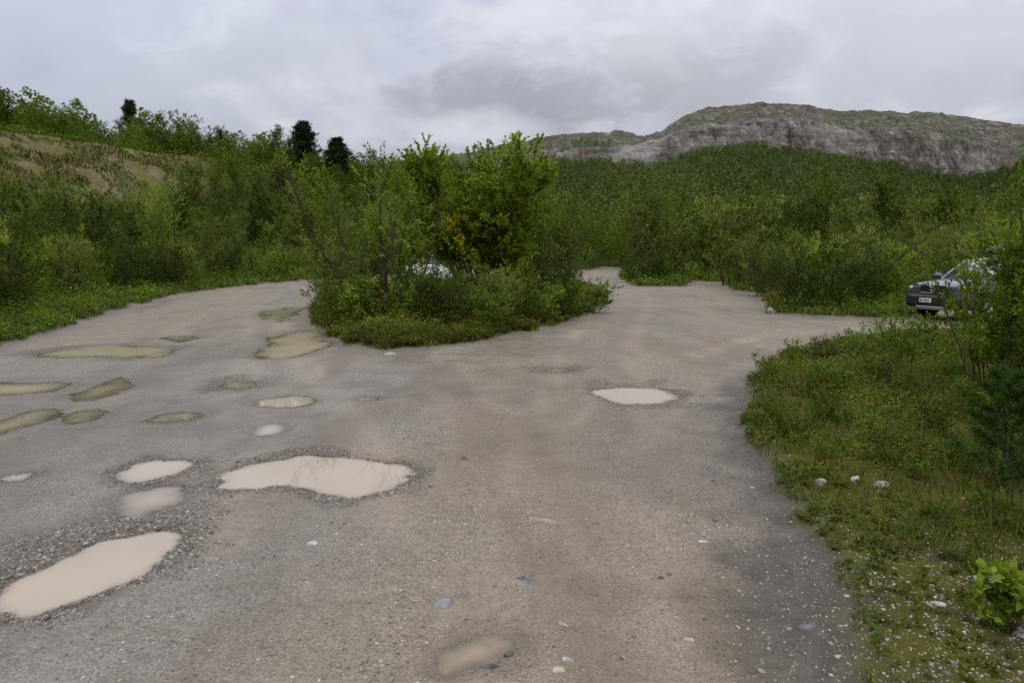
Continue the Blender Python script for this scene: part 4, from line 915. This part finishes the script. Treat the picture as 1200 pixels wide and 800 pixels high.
# ------------------------------------------------------------------ vehicles
def bm_obj(name, bm, mat, parent=None, smooth=False, bevel=0.0, sub=0):
    me = bpy.data.meshes.new(name); bmesh.ops.recalc_face_normals(bm, faces=bm.faces); bm.to_mesh(me); bm.free()
    if smooth: me.polygons.foreach_set('use_smooth', np.ones(len(me.polygons), bool))
    if mat: me.materials.append(mat)
    o = link(name, me, parent)
    if bevel:
        b = o.modifiers.new('bevel', 'BEVEL'); b.width = bevel; b.segments = 2; b.limit_method = 'ANGLE'
    if sub:
        s = o.modifiers.new('sub', 'SUBSURF'); s.levels = sub; s.render_levels = sub
    return o
def box(bm, c, s, rot=None):
    r = bmesh.ops.create_cube(bm, size=1.0)['verts']
    m = Matrix.Translation(Vector(c)) @ (rot.to_4x4() if rot else Matrix.Identity(4)) @ Matrix.Diagonal((*s, 1))
    bmesh.ops.transform(bm, matrix=m, verts=r); return r
def cyl(bm, c, r, d, axis='Y', seg=28, r2=None):
    v = bmesh.ops.create_cone(bm, cap_ends=True, segments=seg, radius1=r, radius2=r if r2 is None else r2, depth=d)['verts']
    rot = {'Y': Matrix.Rotation(pi / 2, 4, 'X'), 'X': Matrix.Rotation(pi / 2, 4, 'Y'), 'Z': Matrix.Identity(4)}[axis]
    bmesh.ops.transform(bm, matrix=Matrix.Translation(Vector(c)) @ rot, verts=v); return v
def ball(bm, c, s, rot=None):
    v = bmesh.ops.create_uvsphere(bm, u_segments=20, v_segments=12, radius=1.0)['verts']
    bmesh.ops.transform(bm, matrix=Matrix.Translation(Vector(c)) @ (rot.to_4x4() if rot else Matrix.Identity(4)) @ Matrix.Diagonal((*s, 1)), verts=v); return v
def loft(name, secs, mat, parent, sub=2, crease_ends=False):
    bm = bmesh.new(); rows = []
    for x, pts in secs:
        full = [(x, y, z) for y, z in pts] + [(x, -y, z) for y, z in reversed(pts) if abs(y) > 1e-6]
        rows.append([bm.verts.new(p) for p in full])
    n = len(rows[0])
    for a, b in zip(rows, rows[1:]):
        for i in range(n): bm.faces.new((a[i], a[(i + 1) % n], b[(i + 1) % n], b[i]))
    bm.faces.new(rows[0]); bm.faces.new(list(reversed(rows[-1])))
    return bm_obj(name, bm, mat, parent, True, 0, sub)
def slab(name, quad, t, mat, parent, nrm_out, bev=0.0):
    """a thin panel with real thickness"""
    bm = bmesh.new(); n = Vector(nrm_out).normalized() * t
    a = [bm.verts.new(Vector(p)) for p in quad]; b = [bm.verts.new(Vector(p) + n) for p in quad]
    bm.faces.new(a); bm.faces.new(b[::-1]); k = len(quad)
    for i in range(k): bm.faces.new((a[i], b[i], b[(i + 1) % k], a[(i + 1) % k]))
    return bm_obj(name, bm, mat, parent, False, bev)
def bar(name, P, r, mat, parent):
    V, F = tubes([(np.array(P, float), np.full(len(P), r))], 8)
    return link(name, mesh_np(name, V, F, mat, True), parent)
M['carpaint'] = simple('grey_metallic_paint', (.085, .097, .12), .28, .5, .35, coat=.8)
M['blackplastic'] = simple('black_plastic', (.018, .018, .020), .55, .4)
M['rubber'] = simple('tyre_rubber', (.016, .016, .016), .85, .2)
M['chrome'] = simple('chrome_trim', (.75, .76, .78), .12, .5, 1.0)
M['alloy'] = simple('alloy_rim', (.42, .43, .45), .3, .5, .9)
M['glass'] = simple('car_glass', (.015, .020, .022), .03, .9, 0, coat=1.0)
M['lamp'] = simple('headlamp_lens', (.34, .35, .38), .06, .6, .3, coat=1.0)
M['amber'] = simple('amber_indicator', (.55, .09, .02), .15, .6, 0, coat=1.0)
M['plate'] = simple('white_plate', (.72, .72, .70), .45, .4)
M['plateink'] = simple('plate_ink', (.03, .03, .03), .6, .3)
M['whitepaint'] = simple('white_paint', (.78, .79, .80), .3, .5, 0, coat=.6)
M['redlamp'] = simple('red_lamp', (.35, .01, .01), .2, .6, 0, coat=1.0)

def wheel(parent, x, y, r=.365, w=.23):
    bm = bmesh.new(); v = cyl(bm, (x, y, r), r, w, 'Y', 36); t = bm_obj('wheel', bm, M['rubber'], parent, False, .03)
    s = 1 if y > 0 else -1
    bm = bmesh.new(); cyl(bm, (x, y + s * w * .40, r), r * .62, w * .3, 'Y', 30); rim = bm_obj('rim', bm, M['alloy'], t, False, .01)
    for k in range(5):
        a = k * 2 * pi / 5; bm = bmesh.new()
        box(bm, (x + math.cos(a) * r * .33, y + s * w * .56, r + math.sin(a) * r * .33), (r * .52, .02, .06), Matrix.Rotation(-a, 3, 'Y'))
        # spokes are part of the rim
        me = rim.data; tmp = bmesh.new(); tmp.from_mesh(me); m2 = bpy.data.meshes.new('tmp'); bm.to_mesh(m2); tmp.from_mesh(m2); tmp.to_mesh(me); tmp.free(); bm.free(); bpy.data.meshes.remove(m2)
    return t
def sec(w, z0, zt, crown=.03, tuck=.93):
    return [(0, z0), (w * .80, z0), (w * .95, z0 + .05), (w, z0 + .22), (w, (z0 + zt) / 2 + .05), (w * .985, zt - .14), (w * tuck, zt - .035), (w * .82, zt), (w * .45, zt + crown * .8), (0, zt + crown)]
def build_suv():
    car = empty('parked_car')
    body = loft('body', [(2.36, sec(.66, .42, .92, .01)), (2.33, sec(.74, .38, .97, .015)), (2.20, sec(.86, .32, 1.005, .03)), (1.95, sec(.925, .28, 1.035, .045)), (1.5, sec(.945, .27, 1.075, .05)), (1.12, sec(.95, .27, 1.115, .045)), (.9, sec(.95, .27, 1.13, .03)), (0, sec(.95, .27, 1.14, .02)), (-1.2, sec(.95, .27, 1.16, .02)), (-2.1, sec(.94, .30, 1.17, .02)), (-2.36, sec(.89, .36, 1.16, .02)), (-2.42, sec(.84, .42, 1.12, .01))], M['carpaint'], car)
    # greenhouse
    roof = loft('roof', [(.34, [(0, 1.655), (.60, 1.625), (.64, 1.64), (.60, 1.665), (0, 1.71)]), (.1, [(0, 1.66), (.64, 1.64), (.68, 1.66), (.62, 1.70), (0, 1.745)]), (-1.0, [(0, 1.68), (.66, 1.66), (.69, 1.68), (.63, 1.725), (0, 1.765)]), (-2.0, [(0, 1.66), (.62, 1.63), (.66, 1.66), (.6, 1.70), (0, 1.74)]), (-2.2, [(0, 1.63), (.58, 1.60), (.60, 1.63), (.56, 1.665), (0, 1.70)])], M['carpaint'], car)
    bm = bmesh.new()
    A = [(1.10, .74, 1.13), (1.16, 0, 1.155), (1.10, -.74, 1.13), (.34, -.60, 1.655), (.36, 0, 1.685), (.34, .60, 1.655)]
    vs = [bm.verts.new(p) for p in A]; bm.faces.new((vs[0], vs[1], vs[4], vs[5])); bm.faces.new((vs[1], vs[2], vs[3], vs[4]))
    o = bm_obj('windscreen', bm, M['glass'], car, True); sm = o.modifiers.new('thick', 'SOLIDIFY'); sm.thickness = .012
    for s in (1, -1):
        slab('side_window', [(.93, s * .80, 1.165), (.22, s * .815, 1.165), (.17, s * .665, 1.615), (.36, s * .65, 1.605)], .01, M['glass'], car, (0, s, .3))
        slab('side_window', [(.10, s * .815, 1.17), (-.92, s * .815, 1.18), (-.92, s * .665, 1.635), (.06, s * .67, 1.625)], .01, M['glass'], car, (0, s, .3))
        slab('side_window', [(-1.05, s * .815, 1.18), (-2.05, s * .78, 1.19), (-1.98, s * .64, 1.60), (-1.05, s * .665, 1.63)], .01, M['glass'], car, (0, s, .3))
        bar('pillar', [(1.12, s * .765, 1.10), (.75, s * .70, 1.38), (.34, s * .625, 1.645)], .038, M['carpaint'], car)
        slab('pillar', [(.22, s * .82, 1.15), (.10, s * .82, 1.15), (.06, s * .665, 1.64), (.17, s * .665, 1.64)], .016, M['blackplastic'], car, (0, s, .3))
        slab('pillar', [(-.92, s * .82, 1.16), (-1.05, s * .82, 1.16), (-1.05, s * .66, 1.64), (-.92, s * .66, 1.64)], .016, M['carpaint'], car, (0, s, .3))
        slab('pillar', [(-2.05, s * .80, 1.16), (-2.32, s * .78, 1.16), (-2.16, s * .60, 1.62), (-1.98, s * .64, 1.62)], .02, M['carpaint'], car, (0, s, .3))
        bar('roof_rail', [(.15, s * .60, 1.70), (.05, s * .60, 1.775), (-1.0, s * .61, 1.80), (-1.9, s * .58, 1.775), (-2.0, s * .58, 1.70)], .018, M['blackplastic'], car)
        # door with seam, handle and lower moulding
        d = slab('door', [(.98, s * .945, .45), (-.02, s * .948, .45), (-.02, s * .948, 1.02), (.98, s * .944, 1.00)], .012, M['carpaint'], car, (0, s, 0), .012)
        bm = bmesh.new(); box(bm, (.14, s * .975, .93), (.20, .03, .035)); bm_obj('handle', bm, M['blackplastic'], d, False, .008)
        d = slab('door', [(-.05, s * .948, .45), (-.95, s * .948, .45), (-1.02, s * .945, 1.03), (-.05, s * .948, 1.02)], .012, M['carpaint'], car, (0, s, 0), .012)
        bm = bmesh.new(); box(bm, (-.86, s * .975, .95), (.20, .03, .035)); bm_obj('handle', bm, M['blackplastic'], d, False, .008)
        bm = bmesh.new(); box(bm, (0, s * .95, .34), (2.0, .05, .16)); bm_obj('sill_moulding', bm, M['blackplastic'], car, False, .02)
        for x in (1.45, -1.42):
            bm = bmesh.new(); P = []
            for k in range(15):
                a = pi * k / 14; P.append((x + math.cos(a) * .43, s * .935, .40 + math.sin(a) * .41))
            bm.free(); bar('wheel_arch', P, .045, M['blackplastic'], car)
            bm = bmesh.new(); cyl(bm, (x, s * .90, .40), .40, .10, 'Y', 30); bm_obj('wheel_well', bm, M['rubber'], car)
            wheel(car, x, s * .84)
        m_ = None
        bm = bmesh.new(); ball(bm, (.90, s * 1.06, 1.19), (.085, .13, .095)); m_ = bm_obj('mirror', bm, M['carpaint'], car, True)
        bm = bmesh.new(); ball(bm, (.835, s * 1.065, 1.19), (.035, .105, .075)); bm_obj('mirror_glass', bm, M['chrome'], m_, True)
        bm = bmesh.new(); box(bm, (.92, s * .93, 1.135), (.06, .16, .04)); bm_obj('mirror_arm', bm, M['blackplastic'], m_, False, .01)
        # headlamp: black housing, two chrome reflectors, amber corner
        h = loft('headlight', [(2.40, [(0, .78), (.1, .78), (.1, .93), (0, .93)])], None, car, 0) if False else None
        bm = bmesh.new(); rot = Matrix.Rotation(s * radians(-24), 3, 'Z')
        ball(bm, (2.185, s * .665, .865), (.13, .225, .085), rot); h = bm_obj('headlight', bm, M['lamp'], car, True)
        for q, (yy, rr) in enumerate(((.60, .062), (.70, .07))):
            bm = bmesh.new(); ball(bm, (2.28 - q * .035, s * yy, .865), (.035, rr * .9, rr * .9)); bm_obj('reflector', bm, M['chrome'], h, True)
        bm = bmesh.new(); ball(bm, (2.09, s * .835, .865), (.12, .07, .075), Matrix.Rotation(s * radians(-50), 3, 'Z')); bm_obj('indicator', bm, M['amber'], h, True)
        bm = bmesh.new(); ball(bm, (2.40, s * .62, .47), (.03, .11, .045)); bm_obj('fog_lamp', bm, M['lamp'], car, True)
        bm = bmesh.new(); box(bm, (-2.30, s * .79, 1.16), (.14, .13, .62)); bm_obj('tail_light', bm, M['redlamp'], car, False, .02)
    # grille
    g = bm = bmesh.new(); box(bm, (2.355, 0, .855), (.05, .74, .20)); g = bm_obj('grille', bm, M['blackplastic'], car, False, .015)
    for z in (.79, .83, .87, .91):
        bm = bmesh.new(); box(bm, (2.385, 0, z), (.012, .70, .010)); bm_obj('grille_bar', bm, M['chrome'] if z == .0 else M['rubber'], g)
    for (c, s_) in (((2.385, 0, .962), (.03, .80, .022)), ((2.385, 0, .748), (.03, .76, .018)), ((2.385, .39, .855), (.03, .022, .21)), ((2.385, -.39, .855), (.03, .022, .21))):
        bm = bmesh.new(); box(bm, c, s_); bm_obj('grille_frame', bm, M['chrome'], g, False, .006)
    bm = bmesh.new(); box(bm, (2.392, 0, .855), (.012, .66, .022), Matrix.Rotation(radians(15.5), 3, 'X')); bm_obj('diagonal_bar', bm, M['chrome'], g)
    bm = bmesh.new(); bmesh.ops.create_circle(bm, segments=8, radius=.01); bm.free()
    V, F = tubes([(np.array([[2.405, math.cos(t) * .055, .855 + math.sin(t) * .055] for t in np.linspace(0, 2 * pi, 25)]), np.full(25, .009))], 8)
    link('emblem_ring', mesh_np('emblem_ring', V, F, M['chrome'], True), g)
    V, F = tubes([(np.array([[2.405, -.045, .90], [2.405, -.085, .94]]), np.array([.007, .007])), (np.array([[2.405, -.05, .945], [2.405, -.09, .945], [2.405, -.09, .905]]), np.full(3, .006))], 6)
    link('emblem_arrow', mesh_np('emblem_arrow', V, F, M['chrome'], True), g)
    # bumper
    bp = loft('bumper', [(2.50, [(0, .42), (.55, .42), (.60, .46), (.60, .62), (.55, .68), (0, .69)]), (2.46, [(0, .36), (.72, .36), (.78, .42), (.78, .66), (.72, .71), (0, .72)]), (2.25, [(0, .30), (.88, .31), (.955, .38), (.965, .64), (.90, .70), (0, .71)]), (1.95, [(0, .30), (.90, .31), (.958, .38), (.962, .60), (.90, .66), (0, .67)])], M['blackplastic'], car, 2)
    bm = bmesh.new(); box(bm, (2.44, 0, .335), (.06, .9, .10)); bm_obj('skid_plate', bm, M['alloy'], bp, False, .02)
    bm = bmesh.new(); box(bm, (2.495, 0, .655), (.015, 1.16, .018)); bm_obj('bumper_trim', bm, M['alloy'], bp, False, .004)
    pl = bm = bmesh.new(); box(bm, (2.512, -.12, .545), (.015, .36, .115)); pl = bm_obj('number_plate', bm, M['plate'], bp, False, .004)
    bm = bmesh.new()
    for k, y in enumerate((-.26, -.215, -.15, -.105, -.06, -.015)): box(bm, (2.521, y, .545), (.003, .026, .065))
    bm_obj('plate_lettering', bm, M['plateink'], pl)
    bm = bmesh.new(); box(bm, (-2.40, 0, .52), (.16, 1.7, .26)); bm_obj('rear_bumper', bm, M['blackplastic'], car, False, .05)
    slab('rear_window', [(-2.33, .66, 1.20), (-2.33, -.66, 1.20), (-2.18, -.54, 1.60), (-2.18, .54, 1.60)], .012, M['glass'], car, (-1, 0, .4))
    for s in (.25, -.35):
        bar('wiper', [(1.17, s, 1.16), (.99, s - .38, 1.265)], .009, M['blackplastic'], car)
    ang = radians(70); X, Y = 13.9, 19.75
    car.location = (X, Y, float(zb(Y)) + .005); car.rotation_euler = (0, 0, math.atan2(-math.cos(ang), -math.sin(ang)))
    tag(car, 'grey estate car with black bumper facing out of the bushes', 'car')
    # roof box lies on the rails
    rb = empty('roof_box')
    lid = loft('lid', [(1.0, [(0, .12), (.20, .12), (.24, .14), (.2, .17), (0, .19)]), (.8, [(0, .12), (.36, .12), (.40, .15), (.35, .26), (0, .31)]), (.2, [(0, .12), (.42, .12), (.45, .16), (.40, .36), (0, .41)]), (-.8, [(0, .12), (.42, .12), (.45, .16), (.40, .36), (0, .40)]), (-1.05, [(0, .12), (.38, .12), (.41, .16), (.36, .30), (0, .33)])], M['blackplastic'], rb, 2)
    loft('base', [(.98, [(0, .06), (.2, .06), (.23, .10), (.2, .125), (0, .125)]), (.2, [(0, .04), (.40, .04), (.44, .09), (.42, .125), (0, .125)]), (-1.02, [(0, .05), (.36, .05), (.40, .09), (.37, .125), (0, .125)])], M['rubber'], rb, 1)
    for x in (.5, -.7):
        bm = bmesh.new(); box(bm, (x, 0, .02), (.07, 1.26, .035)); bm_obj('crossbar', bm, M['blackplastic'], rb, False, .008)
    c, s = math.cos(car.rotation_euler.z), math.sin(car.rotation_euler.z)
    rb.location = (X - .85 * c, Y - .85 * s, car.location.z + 1.765); rb.rotation_euler = car.rotation_euler
    tag(rb, 'black roof box carried on top of the grey car', 'roof box')
build_suv()

def build_van():
    v = empty('white_van')
    loft('body', [(2.62, sec(.80, .40, .98, .02)), (2.5, sec(.90, .34, 1.06, .03)), (2.0, sec(.95, .30, 1.16, .04)), (1.5, sec(.96, .30, 1.24, .03)), (0, sec(.97, .30, 1.25, .02)), (-2.3, sec(.97, .30, 1.25, .02)), (-2.55, sec(.95, .34, 1.24, .02)), (-2.6, sec(.92, .40, 1.2, .01))], M['whitepaint'], v)
    loft('roof', [(.75, [(0, 1.93), (.66, 1.92), (.74, 1.95), (.66, 2.02), (0, 2.06)]), (.3, [(0, 1.95), (.72, 1.93), (.80, 1.97), (.72, 2.08), (0, 2.14)]), (-2.2, [(0, 1.95), (.74, 1.93), (.82, 1.97), (.74, 2.09), (0, 2.15)]), (-2.52, [(0, 1.93), (.72, 1.90), (.78, 1.94), (.70, 2.03), (0, 2.07)])], M['whitepaint'], v)
    slab('windscreen', [(1.62, .82, 1.27), (1.62, -.82, 1.27), (.74, -.70, 1.95), (.74, .70, 1.95)], .012, M['glass'], v, (.6, 0, .8))
    for s in (1, -1):
        slab('cab_window', [(1.42, s * .90, 1.27), (.45, s * .91, 1.27), (.45, s * .79, 1.93), (.82, s * .78, 1.93)], .012, M['glass'], v, (0, s, .15))
        slab('side_panel', [(.45, s * .91, 1.24), (-2.5, s * .91, 1.24), (-2.48, s * .78, 1.97), (.45, s * .79, 1.97)], .012, M['whitepaint'], v, (0, s, .15))
        slab('side_window', [(.20, s * .925, 1.34), (-1.0, s * .925, 1.34), (-1.0, s * .835, 1.86), (.20, s * .835, 1.86)], .012, M['glass'], v, (0, s, .15))
        slab('side_window', [(-1.2, s * .925, 1.34), (-2.3, s * .925, 1.34), (-2.3, s * .835, 1.86), (-1.2, s * .835, 1.86)], .012, M['glass'], v, (0, s, .15))
        bar('pillar', [(1.60, s * .86, 1.24), (1.15, s * .80, 1.6), (.74, s * .73, 1.96)], .045, M['whitepaint'], v)
        for x in (1.65, -1.65): wheel(v, x, s * .86, .34, .22)
        bm = bmesh.new(); ball(bm, (2.44, s * .70, .86), (.12, .19, .12)); bm_obj('headlight', bm, M['lamp'], v, True)
        bm = bmesh.new(); ball(bm, (1.35, s * 1.08, 1.34), (.08, .12, .14)); bm_obj('mirror', bm, M['blackplastic'], v, True)
    slab('rear_door', [(-2.58, .86, 1.22), (-2.58, -.86, 1.22), (-2.52, -.76, 1.96), (-2.52, .76, 1.96)], .012, M['whitepaint'], v, (-1, 0, .1))
    bm = bmesh.new(); box(bm, (2.60, 0, .48), (.12, 1.7, .24)); bm_obj('bumper', bm, M['blackplastic'], v, False, .05)
    Y = 38.5; X = (528 - 600) / 800 * Y
    v.location = (X, Y, float(zb(Y))); v.rotation_euler = (0, 0, radians(172))
    tag(v, 'white van glimpsed through the trees of the bush island', 'van')
build_van()

# ------------------------------------------------------------------ sky and light
SUN_EL, SUN_AZ = radians(60), radians(160)
w = bpy.data.worlds.new('World'); sc.world = w; w.use_nodes = True
nt = w.node_tree; nt.nodes.clear(); g = NT(nt)
sky = g.n('ShaderNodeTexSky', sky_type='NISHITA'); sky.sun_disc = False; sky.sun_elevation = SUN_EL; sky.sun_rotation = SUN_AZ; sky.air_density = 1.0; sky.dust_density = 2.5
tc = g.n('ShaderNodeTexCoord'); sp = g.n('ShaderNodeSeparateXYZ'); g.l(tc.outputs['Generated'], sp.inputs[0])
zc = g.math('MAXIMUM', sp.outputs['Z'], 0.0)
den = g.math('ADD', zc, .34)
cb = g.n('ShaderNodeCombineXYZ'); g.l(g.math('DIVIDE', sp.outputs['X'], den), cb.inputs[0]); g.l(g.math('DIVIDE', sp.outputs['Y'], den), cb.inputs[1])
n1 = g.noise(cb.outputs[0], 1.7, 7, .55, .3)
mp = g.n('ShaderNodeMapping'); mp.inputs['Location'].default_value = (3.1, 1.7, 0); g.l(cb.outputs[0], mp.inputs[0])
n2 = g.noise(mp.outputs[0], .8, 5, .5)
n3 = g.noise(cb.outputs[0], 6.0, 6, .6, .5)
col = g.ramp(n1, [(.30, (.40, .42, .48)), (.44, (.49, .50, .56)), (.56, (.57, .58, .62)), (.72, (.67, .675, .70))])
col = g.mix(1.0, col, g.ramp(n2, [(.32, (.76, .79, .87)), (.62, (1.1, 1.1, 1.1))]), 'MULTIPLY')
col = g.mix(1.0, col, g.ramp(n3, [(.3, .93), (.7, 1.06)]), 'MULTIPLY')
def blob(px, py, rx, ry, amp, col):
    # a bank of cloud in one direction of the sky, broken up by the cloud noise
    dx = (px - 600) / 800; dy = (400 - py) / 800
    v = Vector((dx, math.cos(PITCH) + dy * math.sin(PITCH), -math.sin(PITCH) + dy * math.cos(PITCH))).normalized(); az, el = math.atan2(v.x, v.y), math.asin(v.z)
    a = g.math('ARCTAN2', sp.outputs['X'], sp.outputs['Y']); b = g.math('ARCSINE', sp.outputs['Z'])
    q = g.math('ADD', g.math('POWER', g.math('ABSOLUTE', g.math('DIVIDE', g.math('SUBTRACT', a, az), rx)), 2.0), g.math('POWER', g.math('ABSOLUTE', g.math('DIVIDE', g.math('SUBTRACT', b, el), ry)), 2.0))
    q = g.math('ADD', q, g.math('MULTIPLY', g.math('SUBTRACT', n4, .5), 5.0))
    return g.mix(g.math('MULTIPLY', g.mr(q, 1.6, -.2, 0, 1), amp), col, (1, 1, 1)) if False else g.math('MULTIPLY', g.mr(q, 1.2, .2, 0, 1), amp)
mp4 = g.n('ShaderNodeMapping'); mp4.inputs['Scale'].default_value = (1, 1, 1.8); g.l(tc.outputs['Generated'], mp4.inputs[0])
n4 = g.noise(mp4.outputs[0], 9.0, 8, .62, .5)
for (px, py, rx, ry, amp, cc) in [(640, 105, .17, .06, .9, (.30, .31, .35)), (780, 85, .18, .07, .8, (.38, .385, .42)), (520, 115, .09, .035, .75, (.34, .35, .39)), (60, 60, .32, .18, .65, (.41, .445, .53)), (1130, 40, .25, .14, .6, (.43, .45, .52)), (360, 60, .12, .05, .25, (.44, .455, .51)), (690, 30, .22, .07, .3, (.66, .668, .69)), (560, 155, .10, .03, .5, (.70, .705, .73))]:
    col = g.mix(blob(px, py, rx, ry, amp, None), col, cc)
cie = g.math('ADD', 1.0, g.math('MULTIPLY', zc, 3.2))
vm = g.n('ShaderNodeVectorMath', operation='SCALE'); g.l(col, vm.inputs[0]); g.l(g.math('MULTIPLY', cie, 6.9), vm.inputs['Scale'])
mixed = g.mix(.93, sky.outputs[0], vm.outputs[0])
bg = g.n('ShaderNodeBackground'); bg.inputs['Strength'].default_value = .10; g.l(mixed, bg.inputs['Color'])
wo = g.n('ShaderNodeOutputWorld'); g.l(bg.outputs[0], wo.inputs['Surface'])
sl = bpy.data.lights.new('sun', 'SUN'); so = bpy.data.objects.new('sun', sl); COL.objects.link(so)
sl.energy = 1.1; sl.angle = radians(40); sl.color = (1, .97, .93)
so.rotation_euler = (pi / 2 - SUN_EL, 0, -SUN_AZ + pi) if False else (0, 0, 0)
d = Vector((math.sin(SUN_AZ) * math.cos(SUN_EL), math.cos(SUN_AZ) * math.cos(SUN_EL), math.sin(SUN_EL)))
so.rotation_euler = d.to_track_quat('Z', 'Y').to_euler()

# ------------------------------------------------------------------ render settings
sc.render.engine = 'CYCLES'
sc.view_settings.view_transform = 'Standard'; sc.view_settings.look = 'None'; sc.view_settings.gamma = 1; sc.view_settings.exposure = .08
sc.view_settings.use_curve_mapping = False
sc.cycles.max_bounces = 4; sc.cycles.diffuse_bounces = 2; sc.cycles.glossy_bounces = 2; sc.cycles.transmission_bounces = 3; sc.cycles.transparent_max_bounces = 8
sc.cycles.use_denoising = False
sc.cycles.use_adaptive_sampling = False
